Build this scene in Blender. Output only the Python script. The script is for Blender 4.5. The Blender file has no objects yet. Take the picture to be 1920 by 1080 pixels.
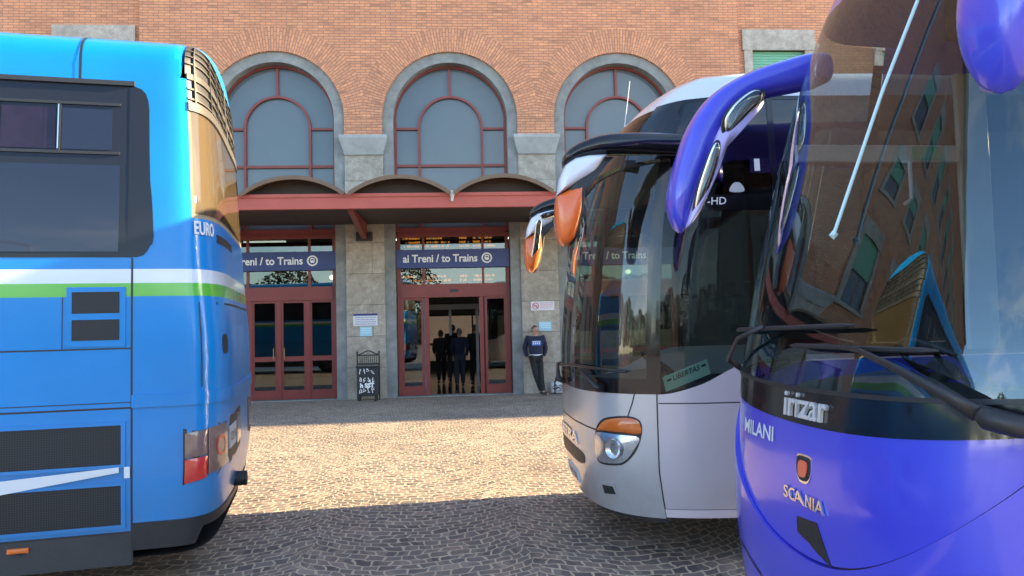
import bpy, math, random
import numpy as np
from mathutils import Vector, Matrix, Euler
from mathutils.geometry import tessellate_polygon
R = math.radians
sc = bpy.context.scene
COL = sc.collection
random.seed(7)

# ---------------------------------------------------------------- camera
cd = bpy.data.cameras.new("camera"); cam = bpy.data.objects.new("camera", cd); COL.objects.link(cam)
cd.sensor_width = 36; cd.lens = 26.25; cd.clip_start = .05; cd.clip_end = 2000
cam.location = (0, 0, 1.7)
cam.rotation_mode = 'XYZ'
cam.matrix_world = Matrix.Translation((0, 0, 1.7)) @ Matrix.Rotation(R(90 + 2.98), 4, 'X') @ Matrix.Rotation(-.025, 4, 'Z')
sc.camera = cam
# ---------------------------------------------------------------- sky and sun
SUN_EL = R(16); SUN_DIR = Vector((.984, .180, 0)).normalized()
w = bpy.data.worlds.new("World"); sc.world = w; w.use_nodes = True
nt = w.node_tree; bg = nt.nodes['Background']
sky = nt.nodes.new('ShaderNodeTexSky'); sky.sky_type = 'NISHITA'; sky.sun_disc = False
sky.sun_elevation = SUN_EL; sky.sun_rotation = math.atan2(SUN_DIR.x, SUN_DIR.y)
sky.dust_density = .3; sky.ozone_density = 2.2
# thin wispy cloud over the sky
_tc = nt.nodes.new('ShaderNodeTexCoord'); _mp = nt.nodes.new('ShaderNodeMapping'); _mp.inputs['Scale'].default_value = (1, 1, 2.6); nt.links.new(_tc.outputs['Generated'], _mp.inputs[0])
_ns = nt.nodes.new('ShaderNodeTexNoise'); _ns.inputs['Scale'].default_value = 2.6; _ns.inputs['Detail'].default_value = 8; _ns.inputs['Roughness'].default_value = .6; _ns.inputs['Distortion'].default_value = .6; nt.links.new(_mp.outputs[0], _ns.inputs[0])
_rp = nt.nodes.new('ShaderNodeValToRGB'); _rp.color_ramp.elements[0].position = .48; _rp.color_ramp.elements[1].position = .75; _rp.color_ramp.elements[1].color = (.75, .75, .75, 1); nt.links.new(_ns.outputs[0], _rp.inputs[0])
_bw = nt.nodes.new('ShaderNodeRGBToBW'); nt.links.new(sky.outputs[0], _bw.inputs[0])
_ml = nt.nodes.new('ShaderNodeMath'); _ml.operation = 'MULTIPLY'; _ml.inputs[1].default_value = 2.0; nt.links.new(_bw.outputs[0], _ml.inputs[0])
_mx = nt.nodes.new('ShaderNodeMix'); _mx.data_type = 'RGBA'; nt.links.new(_rp.outputs[0], _mx.inputs[0]); nt.links.new(sky.outputs[0], _mx.inputs[6]); nt.links.new(_ml.outputs[0], _mx.inputs[7])
nt.links.new(_mx.outputs[2], bg.inputs[0]); bg.inputs[1].default_value = .10
sl = bpy.data.lights.new("sun", 'SUN'); sun = bpy.data.objects.new("sun", sl); COL.objects.link(sun)
sl.energy = 5.0; sl.angle = R(.5); sl.color = (1, .76, .46)
sdir = Vector((SUN_DIR.x * math.cos(SUN_EL), SUN_DIR.y * math.cos(SUN_EL), math.sin(SUN_EL)))
sun.rotation_euler = sdir.to_track_quat('Z', 'Y').to_euler(); sun.location = (30, 5, 20)
sc.view_settings.view_transform = 'Standard'; sc.view_settings.look = 'None'
sc.view_settings.gamma = 1; sc.view_settings.exposure = 2.9
sc.render.engine = 'CYCLES'
sc.cycles.max_bounces = 10; sc.cycles.transparent_max_bounces = 16; sc.cycles.glossy_bounces = 5

# ---------------------------------------------------------------- helpers
def tag(o, label=None, cat=None, group=None, kind=None):
    if label: o['label'] = label
    if cat: o['category'] = cat
    if group: o['group'] = group
    if kind: o['kind'] = kind
    return o
def empty(name, loc=(0, 0, 0), rz=0, label=None, cat=None, group=None):
    o = bpy.data.objects.new(name, None); COL.objects.link(o)
    o.location = loc; o.rotation_euler = (0, 0, rz); o.empty_display_size = .2
    return tag(o, label, cat, group)
class MB:
    def __init__(s): s.v = []; s.f = []; s.m = []; s.uv = None; s.M = Matrix.Identity(4); s.mi = 0
    def add(s, vs, fs, mi=None):
        b = len(s.v); s.v += [tuple(s.M @ Vector(p)) for p in vs]
        s.f += [tuple(b + i for i in f) for f in fs]; s.m += [s.mi if mi is None else mi] * len(fs)
        return s
    def box(s, x0, x1, y0, y1, z0, z1, bev=0.):
        if x0 > x1: x0, x1 = x1, x0
        if y0 > y1: y0, y1 = y1, y0
        if z0 > z1: z0, z1 = z1, z0
        b = min(bev, (x1 - x0) * .45, (y1 - y0) * .45, (z1 - z0) * .45)
        if b <= 0:
            v = [(x0, y0, z0), (x1, y0, z0), (x1, y1, z0), (x0, y1, z0), (x0, y0, z1), (x1, y0, z1), (x1, y1, z1), (x0, y1, z1)]
            f = [(0, 3, 2, 1), (4, 5, 6, 7), (0, 1, 5, 4), (1, 2, 6, 5), (2, 3, 7, 6), (3, 0, 4, 7)]
            return s.add(v, f)
        bm = __import__('bmesh').new(); import bmesh
        bmesh.ops.create_cube(bm, size=1)
        for q in bm.verts: q.co = Vector(((x0 + x1) / 2 + q.co.x * (x1 - x0), (y0 + y1) / 2 + q.co.y * (y1 - y0), (z0 + z1) / 2 + q.co.z * (z1 - z0)))
        bmesh.ops.bevel(bm, geom=bm.edges[:], offset=b, segments=2, affect='EDGES', profile=.5)
        bm.verts.index_update()
        s.add([tuple(q.co) for q in bm.verts], [tuple(q.index for q in f.verts) for f in bm.faces]); bm.free()
        return s
    def tube(s, pts, r, n=8, closed=False, ax=1., caps=True):
        """tube along pts; r number or list; ax squashes the second axis"""
        P = [Vector(p) for p in pts]; k = len(P); rr = r if hasattr(r, '__len__') else [r] * k
        vs = []; fs = []; prev = None
        for i in range(k):
            if closed: t = (P[(i + 1) % k] - P[i - 1])
            else: t = P[min(i + 1, k - 1)] - P[max(i - 1, 0)]
            t.normalize()
            if prev is None:
                u = Vector((0, 0, 1)) if abs(t.z) < .9 else Vector((1, 0, 0))
            else: u = prev
            u = (u - t * u.dot(t)).normalized(); prev = u; q = t.cross(u)
            for j in range(n):
                a = 2 * math.pi * j / n
                vs.append(tuple(P[i] + u * math.cos(a) * rr[i] + q * math.sin(a) * rr[i] * ax))
        for i in range(k if closed else k - 1):
            a = i * n; b = ((i + 1) % k) * n
            for j in range(n): fs.append((a + j, a + (j + 1) % n, b + (j + 1) % n, b + j))
        if not closed and caps: fs.append(tuple(range(n))[::-1]); fs.append(tuple((k - 1) * n + j for j in range(n)))
        return s.add(vs, fs)
    def lathe(s, prof, n=24, c=(0, 0, 0), axis='z'):
        vs = []; fs = []
        for (r, z) in prof:
            for j in range(n):
                a = 2 * math.pi * j / n; p = (r * math.cos(a), r * math.sin(a), z)
                if axis == 'y': p = (p[0], p[2], p[1])
                if axis == 'x': p = (p[2], p[0], p[1])
                vs.append((p[0] + c[0], p[1] + c[1], p[2] + c[2]))
        for i in range(len(prof) - 1):
            for j in range(n): fs.append((i * n + j, i * n + (j + 1) % n, (i + 1) * n + (j + 1) % n, (i + 1) * n + j))
        return s.add(vs, fs)
    def slab(s, loops, y0, y1, back=True):
        """outline(s) in (x,z) made solid between y0 (front) and y1"""
        flat = [p for l in loops for p in l]
        tri = tessellate_polygon([[Vector((p[0], p[1], 0)) for p in l] for l in loops])
        n = len(flat); vs = [(p[0], y0, p[1]) for p in flat] + [(p[0], y1, p[1]) for p in flat]; fs = []
        for t in tri:
            a, b, c = [flat[i] for i in t]
            cr = (b[0] - a[0]) * (c[1] - a[1]) - (b[1] - a[1]) * (c[0] - a[0])
            t = tuple(t) if cr > 0 else tuple(t)[::-1]
            fs.append(t)
            if back: fs.append(tuple(n + i for i in t[::-1]))
        o = 0
        for l in loops:
            k = len(l)
            for i in range(k): fs.append((o + i, o + (i + 1) % k, n + o + (i + 1) % k, n + o + i))
            o += k
        return s.add(vs, fs)
    def build(s, name, mats, parent=None, smooth=False, fixn=True, auto=None):
        me = bpy.data.meshes.new(name); me.from_pydata(s.v, [], s.f); me.update()
        if fixn:
            import bmesh
            bm = bmesh.new(); bm.from_mesh(me); bmesh.ops.recalc_face_normals(bm, faces=bm.faces); bm.to_mesh(me); bm.free()
        if not isinstance(mats, (list, tuple)): mats = [mats]
        for m in mats: me.materials.append(m)
        if len(mats) > 1:
            for p, i in zip(me.polygons, s.m): p.material_index = i
        if smooth or auto:
            me.polygons.foreach_set('use_smooth', [True] * len(me.polygons))
            if auto: me.set_sharp_from_angle(angle=R(auto))
        o = bpy.data.objects.new(name, me); COL.objects.link(o)
        if parent: o.parent = parent
        return o
def copy_tree(o, parent=None):
    c = o.copy(); COL.objects.link(c); c.parent = parent
    for ch in list(o.children): copy_tree(ch, c)
    return c
_txt = {}
def text_geo(string, size=1., bold=0., extrude=0., spacing=1.):
    """flat letters: vertices (x, y, depth) starting at x=0 on the baseline, and faces"""
    cu = bpy.data.curves.new("letters", 'FONT'); cu.body = string; cu.size = size; cu.offset = bold; cu.extrude = extrude
    cu.space_character = spacing; cu.resolution_u = 3
    o = bpy.data.objects.new("letters", cu); COL.objects.link(o)
    dg = bpy.context.evaluated_depsgraph_get(); me = bpy.data.meshes.new_from_object(o.evaluated_get(dg))
    vs = [tuple(v.co) for v in me.vertices]; fs = [tuple(p.vertices) for p in me.polygons]
    bpy.data.objects.remove(o); bpy.data.curves.remove(cu); bpy.data.meshes.remove(me)
    return vs, fs
def add_text(mb, string, x0, x1, z, y, size, bold=0., mi=None, flip=False):
    """letters on a vertical front facing -y between x0 and x1"""
    vs, fs = text_geo(string, size, bold)
    if not vs: return
    a = min(v[0] for v in vs); b = max(v[0] for v in vs); k = (x1 - x0) / (b - a)
    mb.add([(x0 + (v[0] - a) * k, y, z + v[1]) for v in vs], fs, mi)

# ---------------------------------------------------------------- materials
def newmat(name):
    m = bpy.data.materials.new(name); m.use_nodes = True; n = m.node_tree; b = n.nodes['Principled BSDF']
    return m, n, b
def N(nt, t, **k):
    n = nt.nodes.new(t)
    for a, v in k.items():
        if a in ('op',): n.operation = v
        else: setattr(n, a, v)
    return n
def math_(nt, op, a, b=None, c=None):
    n = nt.nodes.new('ShaderNodeMath'); n.operation = op
    for i, q in enumerate((a, b, c)):
        if q is None: continue
        if isinstance(q, (int, float)): n.inputs[i].default_value = q
        else: nt.links.new(q, n.inputs[i])
    return n.outputs[0]
def mixc(nt, fac, a, b, mode='MIX'):
    n = nt.nodes.new('ShaderNodeMix'); n.data_type = 'RGBA'; n.blend_type = mode
    for s, q in ((n.inputs[0], fac), (n.inputs[6], a), (n.inputs[7], b)):
        if isinstance(q, (int, float)): s.default_value = q
        elif isinstance(q, tuple): s.default_value = (*q, 1) if len(q) == 3 else q
        else: nt.links.new(q, s)
    return n.outputs[2]
def noise(nt, scale, vec=None, detail=4, rough=.6, dist=0.):
    n = nt.nodes.new('ShaderNodeTexNoise'); n.inputs['Scale'].default_value = scale; n.inputs['Detail'].default_value = detail
    n.inputs['Roughness'].default_value = rough; n.inputs['Distortion'].default_value = dist
    if vec is not None: nt.links.new(vec, n.inputs['Vector'])
    return n.outputs[0]
def ramp(nt, fac, stops):
    n = nt.nodes.new('ShaderNodeValToRGB'); nt.links.new(fac, n.inputs[0]); e = n.color_ramp.elements
    while len(e) < len(stops): e.new(.5)
    for q, (p, c) in zip(e, stops): q.position = p; q.color = (*c, 1) if len(c) == 3 else c
    return n.outputs[0]
def objco(nt): return nt.nodes.new('ShaderNodeTexCoord').outputs['Object']
def bump(nt, h, strength, dist, base=None):
    n = nt.nodes.new('ShaderNodeBump'); n.inputs['Strength'].default_value = strength; n.inputs['Distance'].default_value = dist
    nt.links.new(h, n.inputs['Height'])
    if base is not None: nt.links.new(base, n.inputs['Normal'])
    return n.outputs[0]
def plain(name, col, rough=.6, metal=0., var=.12, scale=6., bmp=0., spec=.5, coat=0.):
    m, n, b = newmat(name); co = objco(n)
    f = noise(n, scale, co, 5)
    c = mixc(n, f, tuple(x * (1 - var) for x in col), tuple(min(1, x * (1 + var)) for x in col))
    n.links.new(c, b.inputs['Base Color']); b.inputs['Roughness'].default_value = rough; b.inputs['Metallic'].default_value = metal
    b.inputs['Specular IOR Level'].default_value = spec; b.inputs['Coat Weight'].default_value = coat; b.inputs['Coat Roughness'].default_value = .05
    if bmp: n.links.new(bump(n, noise(n, scale * 6, co, 4), bmp, .02), b.inputs['Normal'])
    return m
def paint(name, col, metal=0., rough=.35, coat=1., wav=.35, dirt=.10, coatr=.04, low=.0, spec=.5):
    """vehicle paint: clear coat, slightly wavy panels, dusty film; road dirt fades out above `low` metres"""
    m, n, b = newmat(name); co = objco(n)
    f = noise(n, 2.2, co, 6, .65)
    c = mixc(n, f, tuple(x * (1 - dirt) for x in col), tuple(min(1, x * (1 + dirt)) for x in col))
    if low:
        sep = N(n, 'ShaderNodeSeparateXYZ'); n.links.new(co, sep.inputs[0])
        g = math_(n, 'SUBTRACT', 1, math_(n, 'DIVIDE', sep.outputs[2], low)); g = math_(n, 'MAXIMUM', g, 0)
        g = math_(n, 'MULTIPLY', math_(n, 'MULTIPLY', g, noise(n, 5., co, 8, .7)), .9)
        c = mixc(n, g, c, (.16, .14, .12))
    n.links.new(c, b.inputs['Base Color'])
    b.inputs['Metallic'].default_value = metal; b.inputs['Roughness'].default_value = rough
    b.inputs['Coat Weight'].default_value = coat; b.inputs['Specular IOR Level'].default_value = spec
    rr = math_(n, 'MULTIPLY_ADD', math_(n, 'POWER', noise(n, 5., co, 8, .75), 2.5), .5, coatr); n.links.new(rr, b.inputs['Coat Roughness'])
    h = noise(n, .9, co, 2, .4)
    nb = bump(n, h, wav, .05); nb2 = bump(n, noise(n, 60., co, 2), .02, .01, nb)
    n.links.new(nb, b.inputs['Coat Normal']); n.links.new(nb2, b.inputs['Normal'])
    return m
def glass(name, tint, f0=.06, refl=(1, 1, 1), rough=0., wav=0., dust=0.):
    """thin pane: tinted see-through plus mirror reflection that grows with the angle"""
    m, n, b = newmat(name); n.nodes.remove(b); out = n.nodes['Material Output']
    lw = N(n, 'ShaderNodeLayerWeight'); lw.inputs[0].default_value = .5
    f = math_(n, 'POWER', lw.outputs['Facing'], 5)
    f = math_(n, 'MULTIPLY_ADD', f, 1 - f0, f0)
    t = N(n, 'ShaderNodeBsdfTransparent'); t.inputs[0].default_value = (*tint, 1)
    g = N(n, 'ShaderNodeBsdfGlossy'); g.inputs['Roughness'].default_value = rough; g.inputs[0].default_value = (*refl, 1)
    if wav:
        nb = bump(n, noise(n, 1.3, objco(n), 2, .4), wav, .05); n.links.new(nb, g.inputs['Normal'])
    mx = N(n, 'ShaderNodeMixShader'); n.links.new(f, mx.inputs[0]); n.links.new(t.outputs[0], mx.inputs[1]); n.links.new(g.outputs[0], mx.inputs[2])
    last = mx
    if dust:
        d = N(n, 'ShaderNodeBsdfDiffuse'); d.inputs[0].default_value = (.5, .48, .44, 1)
        m2 = N(n, 'ShaderNodeMixShader'); n.links.new(math_(n, 'MULTIPLY', noise(n, 3.5, objco(n), 8, .7), dust), m2.inputs[0])
        n.links.new(mx.outputs[0], m2.inputs[1]); n.links.new(d.outputs[0], m2.inputs[2]); last = m2
    n.links.new(last.outputs[0], out.inputs['Surface'])
    return m
def emit(name, col, s):
    m, n, b = newmat(name); b.inputs['Base Color'].default_value = (*col, 1)
    b.inputs['Emission Color'].default_value = (*col, 1); b.inputs['Emission Strength'].default_value = s
    return m
def stone(name, c1, c2, scale=3., bmp=.5, blocks=None, pits=True, rough=.85):
    m, n, b = newmat(name); co = objco(n)
    f = noise(n, scale, co, 8, .7); f2 = noise(n, scale * 9, co, 6, .75)
    c = ramp(n, f, [(.3, c1), (.7, c2)])
    c = mixc(n, math_(n, 'MULTIPLY', ramp(n, f2, [(.35, (1, 1, 1)), (.62, (0, 0, 0))]), .55 if pits else .2), c, tuple(x * .45 for x in c1))
    h = math_(n, 'ADD', f2, 0)
    if blocks:
        mp = N(n, 'ShaderNodeSeparateXYZ'); n.links.new(co, mp.inputs[0])
        cb = N(n, 'ShaderNodeCombineXYZ'); n.links.new(math_(n, 'ADD', mp.outputs[0], .37), cb.inputs[0]); n.links.new(mp.outputs[2], cb.inputs[1])
        br = N(n, 'ShaderNodeTexBrick'); n.links.new(cb.outputs[0], br.inputs['Vector']); br.inputs['Scale'].default_value = 1
        br.inputs['Brick Width'].default_value = blocks[0]; br.inputs['Row Height'].default_value = blocks[1]; br.inputs['Mortar Size'].default_value = .008
        br.inputs['Color1'].default_value = (.82, .82, .82, 1); br.inputs['Color2'].default_value = (1, 1, 1, 1); br.inputs['Mortar'].default_value = (.6, .6, .6, 1)
        c = mixc(n, 1., c, br.outputs[0], 'MULTIPLY')
        h = math_(n, 'SUBTRACT', h, math_(n, 'MULTIPLY', br.outputs[1], 1.2))
    st = noise(n, 1.1, co, 5, .6)
    c = mixc(n, math_(n, 'MULTIPLY', ramp(n, st, [(.45, (0, 0, 0)), (.7, (1, 1, 1))]), .35), c, tuple(x * .5 for x in c1))
    n.links.new(c, b.inputs['Base Color']); b.inputs['Roughness'].default_value = rough
    n.links.new(bump(n, h, bmp, .02), b.inputs['Normal'])
    return m
def brick(name, polar=None, rot=False):
    m, n, b = newmat(name); co = objco(n)
    sp = N(n, 'ShaderNodeSeparateXYZ'); n.links.new(co, sp.inputs[0]); cb = N(n, 'ShaderNodeCombineXYZ')
    if polar:
        # object origin is the arch centre: bricks radiate from it
        ang = math_(n, 'ARCTAN2', sp.outputs[0], sp.outputs[2])
        r = math_(n, 'SQRT', math_(n, 'ADD', math_(n, 'POWER', sp.outputs[0], 2), math_(n, 'POWER', sp.outputs[2], 2)))
        n.links.new(math_(n, 'MULTIPLY', ang, 2.05), cb.inputs[1]); n.links.new(math_(n, 'ADD', r, -1.715 + 10), cb.inputs[0])
    else:
        n.links.new(math_(n, 'ADD', sp.outputs[0], 100.), cb.inputs[0]); n.links.new(sp.outputs[2], cb.inputs[1])
    wv = noise(n, 4., co, 3)
    br = N(n, 'ShaderNodeTexBrick'); n.links.new(cb.outputs[0], br.inputs['Vector']); br.inputs['Scale'].default_value = 1
    br.inputs['Brick Width'].default_value = .26 if not polar else .2; br.inputs['Row Height'].default_value = .071
    br.inputs['Mortar Size'].default_value = .0075; br.inputs['Mortar Smooth'].default_value = .25; br.inputs['Bias'].default_value = 0
    br.inputs['Color1'].default_value = (.63, .295, .155, 1); br.inputs['Color2'].default_value = (.53, .24, .135, 1); br.inputs['Mortar'].default_value = (.22, .145, .105, 1)
    # single odd bricks: an own random tone for each course and brick
    k = math_(n, 'FLOOR', math_(n, 'DIVIDE', cb.inputs[1].links[0].from_socket, .071))
    par = math_(n, 'MULTIPLY', math_(n, 'MODULO', math_(n, 'ABSOLUTE', k), 2), .5)
    q = math_(n, 'FLOOR', math_(n, 'ADD', math_(n, 'DIVIDE', cb.inputs[0].links[0].from_socket, .26 if not polar else .2), par))
    c2 = N(n, 'ShaderNodeCombineXYZ'); n.links.new(k, c2.inputs[0]); n.links.new(q, c2.inputs[1])
    wn = N(n, 'ShaderNodeTexWhiteNoise'); n.links.new(c2.outputs[0], wn.inputs[0])
    tone = ramp(n, wn.outputs[0], [(0, (.70, .70, .74)), (.08, (.9, .88, .9)), (.5, (1, 1, 1)), (.88, (1.06, 1.02, 1.0)), (1, (1.18, 1.15, 1.08))])
    c = mixc(n, math_(n, 'SUBTRACT', 1, br.outputs[1]), (1, 1, 1), tone); c = mixc(n, 1., br.outputs[0], c, 'MULTIPLY')
    big = noise(n, .55, co, 5, .6)
    c = mixc(n, 1., c, ramp(n, big, [(.3, (.86, .84, .84)), (.7, (1.1, 1.08, 1.06))]), 'MULTIPLY')
    sp2 = N(n, 'ShaderNodeMapping'); n.links.new(co, sp2.inputs[0]); sp2.inputs['Scale'].default_value = (2.2, 1, .35)
    stn = noise(n, 1.4, sp2.outputs[0], 6, .65)
    c = mixc(n, math_(n, 'MULTIPLY', ramp(n, stn, [(.55, (0, 0, 0)), (.78, (1, 1, 1))]), .4), c, (.16, .12, .10))
    n.links.new(c, b.inputs['Base Color']); b.inputs['Roughness'].default_value = .9
    h = math_(n, 'SUBTRACT', math_(n, 'MULTIPLY', noise(n, 45, co, 3), .3), br.outputs[1])
    n.links.new(bump(n, h, .6, .012), b.inputs['Normal'])
    return m
def cobble():
    m, n, b = newmat("cobblestone setts"); co = objco(n)
    mp = N(n, 'ShaderNodeMapping'); n.links.new(co, mp.inputs[0]); mp.inputs['Rotation'].default_value = (0, 0, R(-7))
    wob = N(n, 'ShaderNodeTexNoise'); n.links.new(mp.outputs[0], wob.inputs['Vector']); wob.inputs['Scale'].default_value = 3.; wob.inputs['Detail'].default_value = 3
    wv = N(n, 'ShaderNodeVectorMath'); wv.operation = 'MULTIPLY_ADD'; n.links.new(wob.outputs['Color'], wv.inputs[0]); wv.inputs[1].default_value = (.22, .22, 0); n.links.new(mp.outputs[0], wv.inputs[2])
    sp = N(n, 'ShaderNodeSeparateXYZ'); n.links.new(wv.outputs[0], sp.inputs[0])
    W = 1.7; Rr = 1.2
    x = math_(n, 'ADD', sp.outputs[0], 300.0)
    u = math_(n, 'SUBTRACT', math_(n, 'MODULO', x, W), W / 2); colid = math_(n, 'FLOOR', math_(n, 'DIVIDE', x, W))
    hgt = math_(n, 'SQRT', math_(n, 'SUBTRACT', Rr * Rr, math_(n, 'POWER', u, 2)))
    v = math_(n, 'ADD', math_(n, 'ADD', sp.outputs[1], 300.), hgt)
    a = math_(n, 'MULTIPLY', math_(n, 'ARCSINE', math_(n, 'DIVIDE', u, Rr)), Rr)
    a = math_(n, 'ADD', a, math_(n, 'MULTIPLY', colid, 7.37)); a = math_(n, 'ADD', a, 100)
    cb = N(n, 'ShaderNodeCombineXYZ'); n.links.new(a, cb.inputs[0]); n.links.new(v, cb.inputs[1])
    br = N(n, 'ShaderNodeTexBrick'); n.links.new(cb.outputs[0], br.inputs['Vector']); br.inputs['Scale'].default_value = 1
    br.inputs['Brick Width'].default_value = .130; br.inputs['Row Height'].default_value = .112; br.inputs['Mortar Size'].default_value = .010; br.inputs['Mortar Smooth'].default_value = .3
    br.inputs['Color1'].default_value = (.135, .12, .113, 1); br.inputs['Color2'].default_value = (.24, .21, .18, 1); br.inputs['Mortar'].default_value = (.57, .455, .32, 1)
    k = math_(n, 'FLOOR', math_(n, 'DIVIDE', v, .112)); par = math_(n, 'MULTIPLY', math_(n, 'MODULO', k, 2), .5)
    q = math_(n, 'FLOOR', math_(n, 'ADD', math_(n, 'DIVIDE', a, .130), par))
    c2 = N(n, 'ShaderNodeCombineXYZ'); n.links.new(k, c2.inputs[0]); n.links.new(q, c2.inputs[1])
    wn = N(n, 'ShaderNodeTexWhiteNoise'); n.links.new(c2.outputs[0], wn.inputs[0])
    tone = ramp(n, wn.outputs[0], [(0, (.55, .55, .6)), (.3, (.9, .86, .88)), (.6, (1, .97, .95)), (.82, (1.25, 1.02, .98)), (1, (1.6, 1.45, 1.35))])
    inv = math_(n, 'SUBTRACT', 1, br.outputs[1])
    c = mixc(n, 1., br.outputs[0], mixc(n, inv, (1, 1, 1), tone), 'MULTIPLY')
    big = noise(n, .6, co, 6, .6)
    c = mixc(n, 1., c, ramp(n, big, [(.3, (.8, .8, .8)), (.7, (1.2, 1.18, 1.14))]), 'MULTIPLY')
    gr = noise(n, 30., co, 6, .7)
    oil = math_(n, 'MULTIPLY', ramp(n, noise(n, .9, co, 3, .5, .6), [(.60, (0, 0, 0)), (.70, (1, 1, 1))]), .4)
    c = mixc(n, oil, c, (.07, .065, .06))
    sand = math_(n, 'MULTIPLY', ramp(n, noise(n, 2.3, co, 8, .75), [(.48, (0, 0, 0)), (.75, (1, 1, 1))]), .35)
    c = mixc(n, sand, c, (.33, .26, .175))
    n.links.new(c, b.inputs['Base Color'])
    n.links.new(math_(n, 'MULTIPLY_ADD', gr, .35, .35), b.inputs['Roughness'])
    h = math_(n, 'ADD', inv, math_(n, 'MULTIPLY', gr, .35)); h = math_(n, 'ADD', h, math_(n, 'MULTIPLY', wn.outputs[0], .45))
    n.links.new(bump(n, h, .5, .014), b.inputs['Normal'])
    return m
M = {}
M['cobble'] = cobble()
M['brick'] = brick('old orange brick'); M['brickarch'] = brick('arch brick', polar=True)
M['stone'] = stone('grey dressed stone', (.17, .18, .175), (.31, .32, .305), 4, .25, pits=False)
M['cap'] = stone('pale capital stone', (.33, .34, .33), (.46, .46, .44), 5, .2, pits=False)
M['granite'] = stone('rough granite blocks', (.36, .305, .235), (.68, .62, .53), 4.5, 1., blocks=(3.3, .78))
M['redmetal'] = plain('red painted metal', (.20, .034, .025), .45, var=.2, scale=3, bmp=.1)
M['redbeam'] = plain('red canopy beam', (.37, .075, .052), .5, var=.2, scale=2, bmp=.1)
M['vault'] = plain('brown canopy sheet', (.13, .08, .045), .5, var=.3, scale=3)
M['dark'] = plain('dark metal', (.02, .02, .022), .5)
M['black'] = plain('black rubber', (.018, .018, .02), .45, var=.3, scale=12, bmp=.1)
M['blackgloss'] = paint('black gloss trim', (.006, .006, .008), rough=.2, dirt=.0, coat=1., coatr=.0, wav=.2, spec=.08)
M['upglass'] = plain('blue-grey arched glazing', (.10, .125, .138), .12, var=.12, scale=1.2, spec=.6)
M['doorglass'] = glass('dark door glass', (.30, .34, .33), .09, (.9, 1, 1))
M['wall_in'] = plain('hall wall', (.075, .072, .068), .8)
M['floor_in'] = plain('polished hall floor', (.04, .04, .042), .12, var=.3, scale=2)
M['signblue'] = plain('navy sign panel', (.018, .03, .16), .35, var=.05)
M['white'] = plain('white paint', (.8, .8, .8), .5, var=.03)
M['offwhite'] = plain('paper white', (.62, .62, .64), .6, var=.05)
M['paleblue'] = plain('pale blue paper', (.33, .58, .68), .6, var=.15, scale=20)
M['red'] = plain('red print', (.55, .04, .05), .5)
M['green'] = plain('green shutter', (.14, .38, .25), .5, var=.15)
M['blue'] = paint('bright blue coach paint', (.0, .205, .55), rough=.3, wav=.5, dirt=.16, low=1.3, coat=.5, coatr=.07, spec=.25)
M['bluedk'] = paint('deeper blue paint', (.004, .12, .52), rough=.3, wav=.4)
M['wpaint'] = paint('white stripe paint', (.62, .66, .70), rough=.35, wav=.3)
M['gpaint'] = paint('green stripe paint', (.085, .42, .03), rough=.35, wav=.3)
M['silver'] = paint('silver coach paint', (.52, .50, .51), metal=.3, rough=.32, wav=.35, dirt=.05, low=.9)
M['silverroof'] = paint('pale silver roof paint', (.64, .65, .68), metal=.1, rough=.32)
M['silverside'] = paint('silver lilac side paint', (.56, .50, .53), metal=.1, rough=.36, wav=.3, dirt=.05, low=.6)
M['pinkstrip'] = paint('pale pink sill strip', (.66, .55, .58), rough=.4)
M['violet'] = paint('violet blue coach paint', (.05, .053, .58), rough=.3, wav=.6, dirt=.06, coatr=.0)
M['violetin'] = paint('lilac mirror inner shell', (.45, .40, .78), rough=.4)
M['chrome'] = plain('chrome', (.8, .8, .8), .12, 1., var=.02)
M['chromelet'] = plain('bright chrome letters', (.85, .85, .85), .35, .6, var=.02)
M['mirror'] = plain('mirror glass', (.85, .85, .83), .02, 1., var=.0)
M['orange'] = paint('orange paint', (.80, .14, .012), rough=.35)
M['mirwhite'] = paint('white mirror paint', (.72, .74, .80), rough=.3)
M['lampor'] = plain('orange indicator lens', (.65, .14, .01), .15, var=.25, scale=30, coat=1.)
M['lampred'] = plain('red lamp lens', (.55, .03, .02), .15, var=.25, scale=30, coat=1.)
M['lampdim'] = plain('brown grey lamp lens', (.20, .12, .10), .15, var=.25, scale=30, coat=1.)
M['lampbody'] = plain('headlamp reflector', (.75, .77, .8), .18, .9, var=.2, scale=14)
M['lampglass'] = glass('headlamp glass', (.93, .95, .96), .06)
M['buswin'] = glass('tinted coach side window', (.05, .06, .07), .065, (1, 1, 1), wav=.06)
M['screenw'] = glass('front windscreen', (.55, .66, .63), .05, wav=.10, dust=.03)
M['screenv'] = glass('large windscreen', (.50, .56, .56), .085, (.74, .90, 1), wav=.12, dust=.01)
M['doorwin'] = glass('coach door glass', (.46, .54, .50), .025, wav=.06, dust=.02)
M['trim'] = plain('dark cabin trim', (.03, .032, .036), .7)
M['dash'] = plain('dashboard', (.045, .045, .05), .6, bmp=.2)
M['seatblue'] = plain('teal seat cloth', (.02, .10, .16), .9, var=.3, scale=30)
M['curtain'] = plain('ochre curtain', (.50, .30, .06), .9, var=.25, scale=8)
M['blind'] = plain('tan window blind', (.30, .225, .13), .7, var=.04, scale=4)
M['skin'] = plain('skin', (.42, .23, .16), .5, var=.1)
M['navy'] = plain('navy cloth', (.012, .016, .04), .9, var=.3, scale=20, bmp=.2)
M['blackcl'] = plain('black cloth', (.012, .012, .014), .9, var=.3, scale=20, bmp=.2)
M['hair'] = plain('brown hair', (.10, .06, .035), .8)
M['leather'] = plain('black shoe leather', (.015, .013, .012), .35)
M['tyre'] = plain('tyre', (.02, .02, .02), .8, bmp=.3)
M['rim'] = plain('steel rim', (.35, .35, .36), .4, .8)
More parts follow.
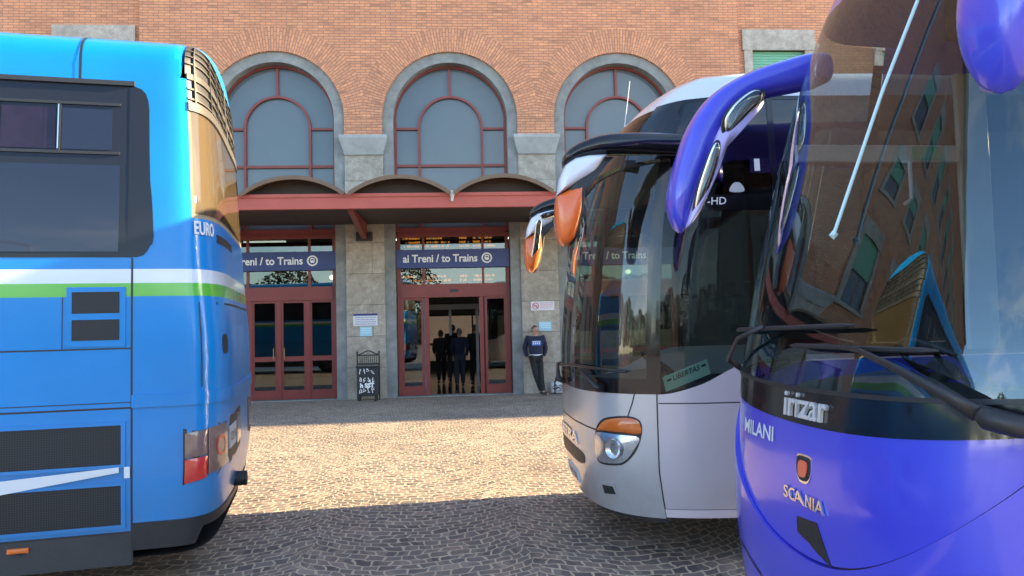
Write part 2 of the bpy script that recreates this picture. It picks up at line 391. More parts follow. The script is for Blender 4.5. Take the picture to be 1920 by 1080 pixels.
M['led'] = emit('orange display letters', (1, .26, .03), .9)
M['ledw'] = emit('pale display letters', (.9, .75, .6), .20)
M['lamp'] = emit('warm lamp', (1, .78, .42), 3.)
M['hallight'] = emit('hall ceiling light', (1, .93, .8), .8)
M['exitgreen'] = emit('green lit sign', (.25, .9, .3), .5)
M['leaf'] = plain('dark foliage', (.05, .06, .03), .8, var=.4, scale=2)
M['bark'] = plain('bark', (.10, .08, .06), .9, bmp=.4)
M['bag'] = plain('white printed bag', (.55, .55, .56), .6, var=.3, scale=60)
M['grey'] = plain('light grey plastic', (.45, .46, .47), .5)
def smooth_interp(xs, ys):
    xs=np.array(xs,float); ys=np.array(ys,float)
    m=np.gradient(ys,xs)
    d=np.diff(ys)/np.diff(xs)
    for i in range(1,len(xs)-1):
        m[i]=0 if d[i-1]*d[i]<=0 else 2*d[i-1]*d[i]/(d[i-1]+d[i])
    m[0]=d[0]; m[-1]=d[-1]
    def f(x):
        x=min(max(x,xs[0]),xs[-1]); i=min(max(int(np.searchsorted(xs,x))-1,0),len(xs)-2)
        h=xs[i+1]-xs[i]; t=(x-xs[i])/h
        return float((2*t**3-3*t*t+1)*ys[i]+(t**3-2*t*t+t)*h*m[i]+(-2*t**3+3*t*t)*ys[i+1]+(t**3-t*t)*h*m[i+1])
    return f
class Shell:
    """A coach body surface. s = metres round the plan outline from the middle of the end, w = height."""
    def __init__(self, origin, ang, A, zs, roof, hw, E, n, m=3.6, zref=1.2, flat=False):
        self.flat=flat
        self.o=np.array([origin[0],origin[1],0.]); self.ang=math.radians(ang); self.A=A; self.zs=zs; self.roof=roof
        self.hw=smooth_interp(*hw); self.E=smooth_interp(*E); self.n=smooth_interp(*n); self.m=m
        c,s=math.cos(self.ang),math.sin(self.ang); self.fx=np.array([c,s,0.]); self.fy=np.array([-s,c,0.])
        T=np.linspace(0,math.pi/2,400); n0=self.n(zref); h0=self.hw(zref); a0=A-self.E(zref)
        X=a0*np.cos(T)**(2/n0); V=h0*np.sin(T)**(2/n0)
        self.S=np.concatenate([[0],np.cumsum(np.hypot(np.diff(X),np.diff(V)))]); self.T=T; self.L=float(self.S[-1])
    def loc(self, s, w):
        z=w; k=1.
        if w>self.zs:
            ph=min(w-self.zs,1.)*math.pi/2
            k=max(math.cos(ph),0.)**(2/self.m); z=self.zs+self.roof*math.sin(ph)**(2/self.m)
        hw=self.hw(z)*k; a=self.A-self.E(z); a=max(a,.02)*(1. if self.flat else k); n=self.n(z)
        q=abs(s)
        if q<=self.L:
            t=float(np.interp(q,self.S,self.T))
            v=hw*max(math.sin(t),0.)**(2/n); x=-self.A+a*max(math.cos(t),0.)**(2/n)
        else:
            v=hw; x=-self.A-(q-self.L)
        return np.array([x, v if s>=0 else -v, z])
    def nrm(self, s, w):
        e=.004
        a=self.loc(s+e,w)-self.loc(s-e,w); b=self.loc(s,w+e)-self.loc(s,w-e)
        c=np.cross(a,b); l=np.linalg.norm(c); return c/l if l>1e-12 else np.array([0,0,1.])
    def P(self, s, w, off=0.):
        p=self.loc(s,w)
        if off: p=p+self.nrm(s,w)*off
        return p
    def world(self,p): return self.o+self.fx*p[0]+self.fy*p[1]+np.array([0,0,p[2]])
blue=Shell((-2.2,6.1),15,.46,3.42,.37,hw=([0,.9,1.6,2.2,3.42,3.8],[1.22,1.25,1.25,1.24,1.16,1.13]),
  E=([0,.3,.9,1.5,2.2,3.0,3.4,3.7],[.14,.09,.0,.0,.05,.10,.13,.15]), n=([0,4],[4.8,4.8]), flat=True)
white=Shell((.46,6.53),184,1.3,3.40,.24,hw=([0,.9,1.6,2.4,3.4,3.8],[1.22,1.265,1.27,1.255,1.18,1.14]),
  E=([0,.3,.7,1.3,2.2,2.88,3.27,3.57,3.8],[.16,.08,0,.0,.07,.24,.42,.74,1.1]), n=([0,4],[3.2,3.2]))
violet=Shell((1.17,3.03),187,1.5,3.5,.3,hw=([0,.9,1.6,2.4,3.4,3.8],[1.22,1.265,1.275,1.26,1.2,1.18]),
  E=([0,.3,.8,1.3,2.0,2.8,3.4,3.8],[.13,.02,-.03,.0,.14,.38,.64,.96]), n=([0,4],[3.7,3.7]))
# ================================================================ SETTING
TH = math.atan(.08); FO = Vector((-1.467, 18.78, 0)); FU = Vector((math.cos(TH), math.sin(TH), 0)); FN = Vector((-math.sin(TH), math.cos(TH), 0))
def fpt(u, y=0, z=0): return FO + FU * u + FN * y + Vector((0, 0, z))
g = MB()
g.add([(-400, -400, 0), (400, -400, 0), (400, 400, 0), (-400, 400, 0)], [(0, 1, 2, 3)])
tag(g.build('ground', M['cobble'], fixn=False), 'cobblestone forecourt laid in fanned arcs, partly sunlit', 'ground', kind='structure')
# ---- the station building
B = empty('station_building', FO, TH, 'orange brick station building with three tall arched windows above its glass doors', 'building')
BAY = 4.385; RO = 1.715; RI = 1.455; CZ = 7.06
def arcpts(c, r, z0, n=40, a0=0., a1=math.pi): return [(c + r * math.cos(a0 + (a1 - a0) * i / n), z0 + r * math.sin(a0 + (a1 - a0) * i / n)) for i in range(n + 1)]
loop = [(-7.65, 20), (-7.65, 6.6)]
for k in (-1, 0, 1):
    c = k * BAY; loop += [(c - RO, 6.6)] + arcpts(c, RO, CZ)[::-1] + [(c + RO, 6.6)]
loop += [(7.65, 6.6), (7.65, 20)]
MB().slab([loop[::-1]], 0, .55).build('brick_wall', M['brick'], B)
def cwall(name, u0, u1, wins, yy=.12, low=0., H=12.7):
    hs = [[(a, z0), (b, z0), (b, z1), (a, z1)] for a, b, z0, z1 in wins]
    MB().slab([[(u0, low), (u1, low), (u1, H), (u0, H)]] + [h[::-1] for h in hs], yy, yy + .4).build(name, M['brick'], B)
def wingwin(a, b, z0, z1, yy=.12, shut=True):
    s = MB()
    s.box(a - .23, a, yy - .05, yy + .22, z0, z1); s.box(b, b + .23, yy - .05, yy + .22, z0, z1)
    s.box(a - .27, b + .27, yy - .07, yy + .22, z1, z1 + .55); s.box(a - .3, b + .3, yy - .12, yy + .25, z0 - .16, z0)
    f = s.build('window_surround', M['cap2'], B)
    r = MB(); h = z1 - z0; split = z1 - h * (.45 if shut else .0)
    n = int((z1 - split) / .07)
    for i in range(n): r.box(a, b, yy + .07, yy + .09, z1 - (i + 1) * .07 + .01, z1 - i * .07)
    if n: r.box(a, b, yy + .092, yy + .10, split, z1); r.build('roller_shutter', M['green'], f)
    MB().box(a, b, yy + .2, yy + .21, z0, z1).build('pane', M['upglass'], f)
    q = MB()
    q.box((a + b) / 2 - .03, (a + b) / 2 + .03, yy + .182, yy + .198, z0, z1); q.box(a, a + .06, yy + .182, yy + .198, z0, z1); q.box(b - .06, b, yy + .182, yy + .198, z0, z1)
    q.build('frame', M['redmetal'], f)
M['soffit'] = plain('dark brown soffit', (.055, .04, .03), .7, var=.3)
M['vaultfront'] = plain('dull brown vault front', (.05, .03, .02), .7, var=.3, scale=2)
M['cap2'] = stone('weathered window stone', (.34, .30, .25), (.62, .57, .50), 6, .8)
for sgn in (-1, 1):
    W = []
    for k in range(15 if sgn < 0 else 12):
        a = 8.045 + k * 3.6; b = a + 1.45
        if sgn < 0: a, b = -b, -a
        if sgn < 0: W += [(a, b, 14.0, 16.4)]
        W += [(a, b, 6.6, 8.885), (a, b, 10.75, 12.3), (a, b, 1.4, 3.9)]
    end = 7.65 + 3.6 * (15 if sgn < 0 else 12)
    cwall('wing_wall', *sorted((sgn * 7.65, sgn * end)), W, H=20 if sgn < 0 else 12.7)
    for q in W: wingwin(*q, shut=q[2] > 5)
    c = MB(); lo, hi = sorted((sgn * 7.653, sgn * (end + .02)))
    c.box(lo, hi, .06, .3, 10.0, 10.2) if 0 else None; c.box(lo, hi, -.3, .5, *((19.85, 20.3) if sgn < 0 else (12.4, 12.8))); c.box(lo, hi, -.02, .3, 0.01, .9)
    c.build('stone_cornice', M['stone'], B)
    e = MB(); ex = sgn * end
    e.box(*sorted((ex, ex - sgn * .3)), .53, 10, 0, 20 if sgn < 0 else 13); e.build('end_wall', M['brick'], B)
MB().box(-7.66, 7.66, -.33, .4, 19.852, 20.32).build('stone_cornice', M['stone'], B)
MB().box(7.8, 50, .6, 10, 12.4, 12.6).build('roof_slab', M['stone'], B)
MB().box(-61, 7.6, .6, 10, 19.4, 19.6).build('roof_slab', M['stone'], B)
# brick rings round the arches (each its own centre for the radiating courses)
for k in (-1, 0, 1):
    m = MB(); n = 64; vs = []; fs = []
    for i in range(n + 1):
        a = math.pi * i / n; ca = math.cos(a); ro = min(2.34, 2.1925 / abs(ca) if abs(ca) > 1e-3 else 9)
        for r in (RO, RO + (ro - RO) * .5, ro): vs.append((r * ca, -.006, r * math.sin(a)))
        vs.append((ro * ca, .0, ro * math.sin(a))); vs.append((RO * ca, .1, RO * math.sin(a)))
    for i in range(n):
        b = i * 5
        for j in (0, 1, 2): fs.append((b + j, b + j + 1, b + 5 + j + 1, b + 5 + j))
        fs.append((b, b + 5, b + 9, b + 4))
    o = m.add(vs, fs).build('brick_arch', M['brickarch'], B); o.location = (k * BAY, 0, CZ)
# stone surrounds, jambs running down to the ground
for k in (-1, 0, 1):
    c = k * BAY; lp = [(c + RO, 0.0)] + arcpts(c, RO, CZ) + [(c - RO, 0.0), (c - RI, 0.0)] + arcpts(c, RI, CZ)[::-1] + [(c + RI, 0.0)]
    MB().slab([lp], .06, .5).build('stone_surround', M['stone'], B)
# granite piers, capitals
for a, b in ((-7.65, -BAY - RO), (-BAY + RO, -RO), (RO, BAY - RO), (BAY + RO, 7.65)):
    MB().box(a, b, .02, .5, 0, 6.12).build('granite_pier', M['granite'], B)
    w0 = .0; o = .115
    vs = [(a - w0, -.02, 6.12), (b + w0, -.02, 6.12), (b + w0, .5, 6.12), (a - w0, .5, 6.12), (a - o, -.16, 6.6), (b + o, -.16, 6.6), (b + o, .5, 6.6), (a - o, .5, 6.6)]
    vs2 = [(a - o, -.16, 6.52), (b + o, -.16, 6.52), (b + o, .5, 6.52), (a - o, .5, 6.52)]
    vs = vs[:4] + vs2 + vs[4:]
    MB().add(vs, [(0, 3, 2, 1), (8, 9, 10, 11), (0, 1, 5, 4), (1, 2, 6, 5), (2, 3, 7, 6), (3, 0, 4, 7), (4, 5, 9, 8), (5, 6, 10, 9), (6, 7, 11, 10), (7, 4, 8, 11)]).build('capital', M['cap'], B)
# arched windows
def arcbar(m, c, z0, r0, r1, y0, y1, n=40):
    lp = arcpts(c, r1, z0, n) + arcpts(c, r0, z0, n)[::-1]
    m.slab([lp], y0, y1)
for k in (-1, 0, 1):
    c = k * BAY; f = MB(); y0, y1 = .33, .39
    arcbar(f, c, CZ, RI - .055, RI + .02, y0, y1)
    for s in (-1, 1):
        f.box(c + s * (RI - .07), c + s * (RI + .02), y0, y1, 4.2, CZ)
        f.box(c + s * .78, c + s * .84, y0 - .012, y1, 4.2, 6.89)
        f.box(c + s * .85, c + s * (RI - .07), y0 + .004, y1 - .004, 6.84, 6.90)
    arcbar(f, c, 6.89, .78, .84, y0 - .012, y1)
    f.box(c - .03, c + .03, y0 + .004, y1 - .004, 6.89 + .84, CZ + RI - .07)
    f.box(c - RI + .07, c + RI - .07, y0 + .008, y1 - .008, 5.87, 5.94); f.box(c - RI + .07, c + RI - .07, y0 + .008, y1 - .008, 4.15, 4.30)
    w_ = f.build('arched_window', M['redmetal'], B)
    gl = [(c + RI, 4.2)] + arcpts(c, RI, CZ) + [(c - RI, 4.2)]
    MB().slab([gl], .40, .42).build('pane', M['upglass'], w_)
# glazed entrances
PL = plain('brass handle', (.25, .2, .12), .35, 1.)
for k in (-1, 0, 1):
    c = k * BAY; f = MB(); y0, y1 = .30, .38; h = 1.43
    for s in (-1, 1): f.box(c + s * (h - .09), c + s * h, y0, y1, 0.02, 4.15)
    f.box(c - h + .09, c + h - .09, y0 - .03, y1, 2.50, 2.84); f.box(c - h + .09, c + h - .09, y0, y1, 4.05, 4.15)
    for s in (-1, 1): f.box(c + s * .73, c + s * .79, y0 + .005, y1 - .005, 2.84, 4.05)
    top = 2.5; leaves = []
    if k == 0:
        for s in (-1, 1):
            f.box(c + s * .64, c + s * .74, y0, y1, .02, 2.5)
            leaves.append((c + s * .78, c + s * (h - .09), .34))
        leaves += [(c - .80, c - .66, .42), (c + .70, c + .80, .42)]
    else:
        f.box(c - .05, c + .05, y0, y1, .02, 2.5)
        for s in (-1, 1): f.box(c + s * .66, c + s * .76, y0 + .004, y1 - .004, .02, 2.5)
        leaves = [(c - h + .09, c - .76, .34), (c - .66, c - .05, .34), (c + .05, c + .66, .34), (c + .76, c + h - .09, .34)]
    fr = f.build('entrance_frame', M['redmetal'], B)
    for s0, s1 in ((-h + .09, -.79), (-.73, .73), (.79, h - .09)):
        MB().box(c + s0, c + s1, .345, .352, 2.84, 4.05).build('pane', M['doorglass'], fr)
    for (a, b, yy) in leaves:
        if a > b: a, b = b, a
        l = MB(); t = .05 if k else .06
        l.box(a, b, yy - .02, yy + .02, .03, .26); l.box(a, b, yy - .02, yy + .02, 2.44, 2.5)
        if b - a > .2:
            l.box(a, a + t, yy - .018, yy + .018, .26, 2.44); l.box(b - t, b, yy - .018, yy + .018, .26, 2.44)
            if k: l.box(a + t, b - t, yy - .016, yy + .016, .98, 1.10)
            lf = l.build('door_leaf', M['redmetal'], B)
            MB().box(a + t, b - t, yy + .002, yy + .008, .26, 2.44).build('pane', M['doorglass'], lf)
            if k and (a > c - .7 and b < c + .7):
                e_ = b - .08 if b < c + .01 else a + .08
                MB().tube([(e_, yy - .03, 1.0), (e_, yy - .07, 1.02), (e_, yy - .07, 1.3), (e_, yy - .03, 1.32)], .012).build('handle', PL, lf)
        else:
            l.box(a, b, yy - .018, yy + .018, .26, 2.44)
            l.build('door_leaf', M['grey'] if b < c else M['redmetal'], B)
    MB().box(c - RI, c + RI, .1, .5, .001, .022).build('threshold', M['stone'], B)
MB().box(-.1, .12, .262, .268, 2.63, 2.70).build('door_sensor', M['dark'], B)
# hall behind the doors
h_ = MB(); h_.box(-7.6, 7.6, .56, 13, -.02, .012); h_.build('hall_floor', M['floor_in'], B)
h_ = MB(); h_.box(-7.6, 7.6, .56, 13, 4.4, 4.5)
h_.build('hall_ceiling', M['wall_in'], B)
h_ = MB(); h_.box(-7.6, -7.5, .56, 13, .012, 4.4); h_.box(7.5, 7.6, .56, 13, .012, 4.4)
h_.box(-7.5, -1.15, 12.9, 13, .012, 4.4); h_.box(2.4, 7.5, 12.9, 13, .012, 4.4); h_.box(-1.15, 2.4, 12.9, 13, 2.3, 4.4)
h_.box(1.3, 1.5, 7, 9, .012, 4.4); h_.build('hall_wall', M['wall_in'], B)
h_ = MB()
for x in (-1.15, -.2, .75, 1.6, 2.36): h_.box(x, x + .07, 12.85, 12.9, .012, 2.22)
h_.box(-1.1, 2.36, 12.86, 12.89, .012, .35); h_.box(-1.1, 2.36, 12.86, 12.89, 1.0, 1.1)
h_.box(-1.15, 2.4, 12.85, 12.9, 2.22, 2.3); h_.build('inner_door_frame', M['dark'], B)
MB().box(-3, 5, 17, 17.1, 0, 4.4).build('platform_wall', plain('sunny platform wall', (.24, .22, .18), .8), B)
h_ = MB()
for x in (-5.5, -2.2, 2.2, 5.5):
    for y in (3.5, 7, 10.5): h_.box(x - .6, x + .6, y - .06, y + .06, 4.36, 4.395)
h_.build('ceiling_tube_light', M['hallight'], B)
# inner glass screen with its header just inside the sliding door
h_ = MB(); h_.box(-1.3, 1.3, 2.9, 3., 2.25, 2.4); h_.box(.62, .70, 2.9, 3., .012, 2.25); h_.box(-.95, -.87, 2.9, 3., .012, 2.25); h_.box(-.15, -.08, 2.9, 3., 1.5, 2.25)
h_.build('inner_screen_frame', M['grey'], B)
# ---- canopy
CP = 3.1
cm = MB(); cm.box(-6.75, 6.75, -CP, -CP + .12, 4.26, 4.56); cm.box(-6.75, 6.75, -CP - .03, -CP, 4.50, 4.57)
can = cm.build('canopy', M['redbeam'], B)
pit = BAY / 2
for i in range(-3, 3):
    a = i * pit + .03; b = a + pit - .06; cx = (a + b) / 2; hw_ = (b - a) / 2; rise = .36; Rv = (hw_ * hw_ + rise * rise) / (2 * rise); zc = 4.575 + rise - Rv; al = math.asin(hw_ / Rv)
    lp = [(cx + Rv * math.sin(-al + 2 * al * j / 24), zc + Rv * math.cos(-al + 2 * al * j / 24)) for j in range(25)]
    lq = [(cx + (Rv - .02) * math.sin(-al + 2 * al * j / 24), zc + (Rv - .02) * math.cos(-al + 2 * al * j / 24)) for j in range(25)][::-1]
    v_ = MB(); v_.slab([lp + lq], -CP - .16, .0)
    for yy in np.arange(-CP - .165, 0, .62):
        lp2 = [(p[0], p[1] - .015) for p in lp]; lq2 = [(cx + (Rv - .07) * math.sin(-al + 2 * al * j / 24), zc - .01 + (Rv - .07) * math.cos(-al + 2 * al * j / 24)) for j in range(25)][::-1]
        v_.slab([[(p[0], p[1] + .004) for p in lp] + lq2], yy, yy + .05)
    v_.build('barrel_vault', M['vault'], can)
    MB().slab([[(cx - hw_ + .04, 4.575)] + [(cx + hw_ - .04, 4.575)] + [(p[0], p[1] - .03) for p in lp[-2:0:-1]]], -CP + .22, -CP + .24).build('vault_front', M['vaultfront'], can)
for i in range(-3, 4):
    r_ = MB(); u = i * pit
    r_.box(u - .05, u + .05, -CP + .12, .0, 4.395, 4.58)
    if i % 2: r_.add([(u - .06, -CP + .2, 4.395), (u + .06, -CP + .2, 4.395), (u + .06, -.02, 4.395), (u - .06, -.02, 4.395), (u - .06, -CP + .5, 4.28), (u + .06, -CP + .5, 4.28), (u + .06, 0, 3.95), (u - .06, 0, 3.95)],
                     [(0, 1, 2, 3), (4, 7, 6, 5), (0, 4, 5, 1), (1, 5, 6, 2), (2, 6, 7, 3), (3, 7, 4, 0)])
    r_.build('rib', M['redmetal'], can)
    s_ = MB(); s_.lathe([(.0, 4.60), (.07, 4.60), (.06, 4.53), (.03, 4.47), (.03, 4.38), (.0, 4.38)], 12, (u, -CP - .06, 0))
    if i == 0: s_.build('rain_spout', M['grey'], can)
MB().box(-6.7, 6.7, -CP + .125, -.005, 4.36, 4.39).build('soffit', M['soffit'], can)
# overhead sign panels
LBL = ['navy overhead trains sign at the left entrance, its left end behind the blue coach', 'navy overhead trains sign fully in view above the open middle doors', 'navy overhead trains sign at the right entrance, nearly hidden behind the coaches']
for k in (-1, 0, 1):
    c = k * BAY; e = empty('trains_sign', fpt(c, .2, 3.25), TH, LBL[k + 1], 'sign', 'navy trains signs over the entrances')
    MB().box(-1.44, 1.44, 0, .04, 0, .47).build('panel', M['signblue'], e)
    t = MB(); add_text(t, "ai Treni / to Trains", -1.27, .62, .15, -.004, .27, .006); t.build('lettering', M['white'], e, fixn=False)
    t = MB(); vs = []; 
    ring = [(.135 * math.cos(a), .135 * math.sin(a)) for a in np.linspace(0, 2 * math.pi, 28, endpoint=False)]
    ri = [(.098 * math.cos(a), .098 * math.sin(a)) for a in np.linspace(0, 2 * math.pi, 28, endpoint=False)]
    t.slab([[(x + .86, z + .235) for x, z in ring], [(x + .86, z + .235) for x, z in ri[::-1]]], -.008, -.001)
    t.slab([[(x + .86, z + .235) for x, z in [(-.055, -.035), (-.035, -.055), (.035, -.055), (.055, -.035), (.055, .05), (.03, .07), (-.03, .07), (-.055, .05)]], [(.825, .245), (.825, .275), (.895, .275), (.895, .245)]], -.008, -.001)
    t.build('train_pictogram', M['white'], e)
# departure boards hanging inside, seen through the transoms
def board(u, y, z0, z1, u0, u1, seed, label):
    e = empty('departure_board', fpt(u, y, z0), TH, label, 'display board', 'departure boards behind the entrance glass')
    MB().box(u0, u1, 0, .12, 0, z1 - z0).build('casing', M['dark'], e)
    rnd = random.Random(seed); t = MB(); tw = MB(); rows = int((z1 - z0) / .105)
    for r in range(rows):
        z = .03 + r * .105; x = u0 + .05
        for wd in (.55, .8, .3, .25, .3):
            if x + wd > u1 - .03: break
            L_ = wd * rnd.uniform(.5, .95); q = x
            while q < x + L_:
                cw = rnd.choice((.03, .045, .02)); 
                if rnd.random() < .85: (t if rnd.random() < .8 else tw).box(q, q + cw * .75, -.006, -.001, z, z + rnd.uniform(.035, .06))
                q += cw
            x += wd + .06
    t.build('led_text', M['led'], e); tw.build('pale_text', M['ledw'], e)
board(0, .75, 3.70, 4.15, -1.35, 1.35, 3, 'wide display board glowing orange above the middle trains sign')
board(0, .62, 2.90, 3.18, -1.35, 1.35, 5, 'low display strip of orange letters under the middle trains sign')
# round lamps in the hall
for (u, y, z, lb) in ((-3.35, 2.2, 3.2, 'small round glowing lamp hanging inside the left entrance'), (5.0, 2.2, 3.2, 'small round glowing lamp hanging inside the right entrance')):
    e = empty('pendant_lamp', fpt(u, y, z), TH, lb, 'lamp')
    MB().lathe([(0, -.07), (.06, -.05), (.09, 0), (.06, .05), (0, .07)], 16).build('globe', M['lamp'], e, smooth=True)
    MB().tube([(0, 0, .07), (0, 0, 1.2)], .01, 6).build('stem', M['dark'], e)
e = empty('exit_sign', fpt(-.35, 5.9, 2.35), TH, 'green lit sign hanging deep inside the hall', 'sign')
MB().box(-.33, .33, 0, .06, 0, .2).build('casing', M['dark'], e)
t = MB(); add_text(t, "USCITA", -.22, .22, .05, -.006, .13, .003); t.build('lettering', M['exitgreen'], e, fixn=False)
MB().tube([(-.25, .03, .2), (-.25, .03, 2.0)], .01, 6).build('hanger', M['dark'], e)
# wall notices
def notice(u0, u1, z0, z1, mat, label, rows, mats=('signblue',), head=None, ring=False, y=.015):
    c = (u0 + u1) / 2; e = empty('notice', fpt(c, y, z0), TH, label, 'notice'); W_ = (u1 - u0) / 2; H_ = z1 - z0
    MB().box(-W_, W_, -.012, 0, 0, H_).build('sheet', mat, e)
    if head: MB().box(-W_, W_, -.016, -.0125, H_ - head, H_).build('header', M['signblue'], e)
    rnd = random.Random(int(u0 * 100)); t = MB(); z = H_ - (head or 0) - .05; x0 = -W_ + (.24 if ring else .05)
    while z > .03 and rows:
        q = x0
        while q < W_ - .06:
            l = rnd.uniform(.02, .07); t.box(q, min(q + l, W_ - .04), -.015, -.0125, z, z + .012); q += l + .015
        z -= H_ / (rows + 1.5)
    if t.v: t.build('print', M[mats[0]], e)
    if ring:
        r = MB(); cx = -W_ + .12
        o_ = [(cx + .085 * math.cos(a), H_ / 2 + .085 * math.sin(a)) for a in np.linspace(0, 6.283, 24, endpoint=False)]; i_ = [(cx + .068 * math.cos(a), H_ / 2 + .068 * math.sin(a)) for a in np.linspace(0, 6.283, 24, endpoint=False)]
        r.slab([o_, i_[::-1]], -.016, -.0125)
        r.add([(cx - .058, -.0155, H_ / 2 + .045), (cx - .045, -.0155, H_ / 2 + .058), (cx + .058, -.0155, H_ / 2 - .045), (cx + .045, -.0155, H_ / 2 - .058)], [(0, 1, 2, 3)])
        r.build('no_smoking_ring', M['red'], e)
        MB().box(cx - .05, cx + .045, -.0145, -.0125, H_ / 2 - .012, H_ / 2 + .008).build('cigarette', M['dark'], e)
notice(-2.51, -1.91, 1.82, 2.12, M['offwhite'], 'white notice with blue header on the granite pier between the left and middle entrances', 4, head=.05)
notice(-2.35, -2.05, 1.56, 1.79, M['paleblue'], 'small pale blue sheet below the white notice on the left pier', 3, ('white',))
notice(1.94, 2.54, 2.10, 2.33, M['offwhite'], 'white no smoking notice with a red ring on the right pier', 3, ('red',), ring=True)
notice(2.13, 2.45, 1.58, 1.81, M['paleblue'], 'pale blue sheet beside the leaning man\'s head on the right pier', 3, ('white',))
e = empty('wall_speaker', fpt(-2.2, .02, 3.93), TH, 'dark box loudspeaker high on the pier above the white notice', 'speaker')
MB().box(-.2, .2, -.16, 0, 0, .22, .01).build('box', M['dark'], e)
m_ = MB()
for i in range(6): m_.box(-.17, .17, -.166, -.161, .03 + i * .03, .045 + i * .03)
m_.build('grille', M['black'], e)
# ---- litter bin / panel stand
e = empty('litter_bin', fpt(-2.13, -.35, 0), TH, 'black metal litter bin with crested back and white graffiti, against the left pier', 'litter bin')
b_ = MB(); b_.box(-.25, .25, -.16, .16, .12, .80, .015); b_.build('body', M['dark'], e)
for sx in (-1, 1):
    MB().box(*sorted((sx * .25, sx * .28)), .12, .16, 0, 1.16).add([], []).build('post', M['black'], e)
    MB().tube([(sx * .265, .14, 1.14), (sx * .265, .14, 1.2)], [.03, .012], 8).build('finial', M['black'], e)
b_ = MB(); b_.box(-.25, .25, .12, .15, .86, .90); b_.box(-.25, .25, .12, .15, 1.08, 1.11)
b_.tube([(-.25 + .5 * i / 12, .135, 1.11 + .09 * math.sin(math.pi * i / 12) ** 2) for i in range(13)], .014, 6)
for i in range(9): b_.tube([(-.2 + i * .05, .135, .9), (-.2 + i * .05, .135, 1.09)], .007, 6)
b_.build('crest', M['black'], e)
b_ = MB(); b_.box(-.27, .27, -.18, .17, .80, .84, .01); b_.build('lid', M['black'], e)
rnd = random.Random(4); t = MB()
for row, z in enumerate((.66, .44, .2)):
    x = -.19
    while x < .17:
        w_ = rnd.uniform(.05, .12)
        pts = [(x + rnd.uniform(0, w_), -.166, z + rnd.uniform(-.02, .13)) for _ in range(6)]
        t.tube(pts, .009 if row else .006, 5); x += w_ + .02
t.build('graffiti', M['white'], e)
t = MB(); add_text(t, "h SST", -.17, .17, .33, -.166, .14, .008); t.build('graffiti_letters', M['white'], e, fixn=False)
b_ = MB(); [b_.box(x - .025, x + .025, y - .02, y + .02, 0, .12) for x in (-.2, .2) for y in (-.12, .12)]; b_.build('feet', M['black'], e)

# ================================================================ PEOPLE
def skin_mesh(name, V, E, RD, mat, parent=None, sub=2, root=0):
    me = bpy.data.meshes.new(name); me.from_pydata(V, E, []); me.update()
    o = bpy.data.objects.new(name, me); COL.objects.link(o)
    o.modifiers.new('s', 'SKIN'); o.modifiers.new('u', 'SUBSURF').levels = sub
    for i, d in enumerate(me.skin_vertices[0].data):
        r = RD[i]; d.radius = (r, r) if not isinstance(r, tuple) else r; d.use_root = (i == root)
    o.modifiers['s'].use_smooth_shade = True
    dg = bpy.context.evaluated_depsgraph_get(); m2 = bpy.data.meshes.new_from_object(o.evaluated_get(dg)); m2.name = name
    bpy.data.objects.remove(o); bpy.data.meshes.remove(me)
    m2.materials.clear(); m2.materials.append(mat); m2.polygons.foreach_set('use_smooth', [True] * len(m2.polygons))
    ob = bpy.data.objects.new(name, m2); COL.objects.link(ob); ob.parent = parent
    return ob
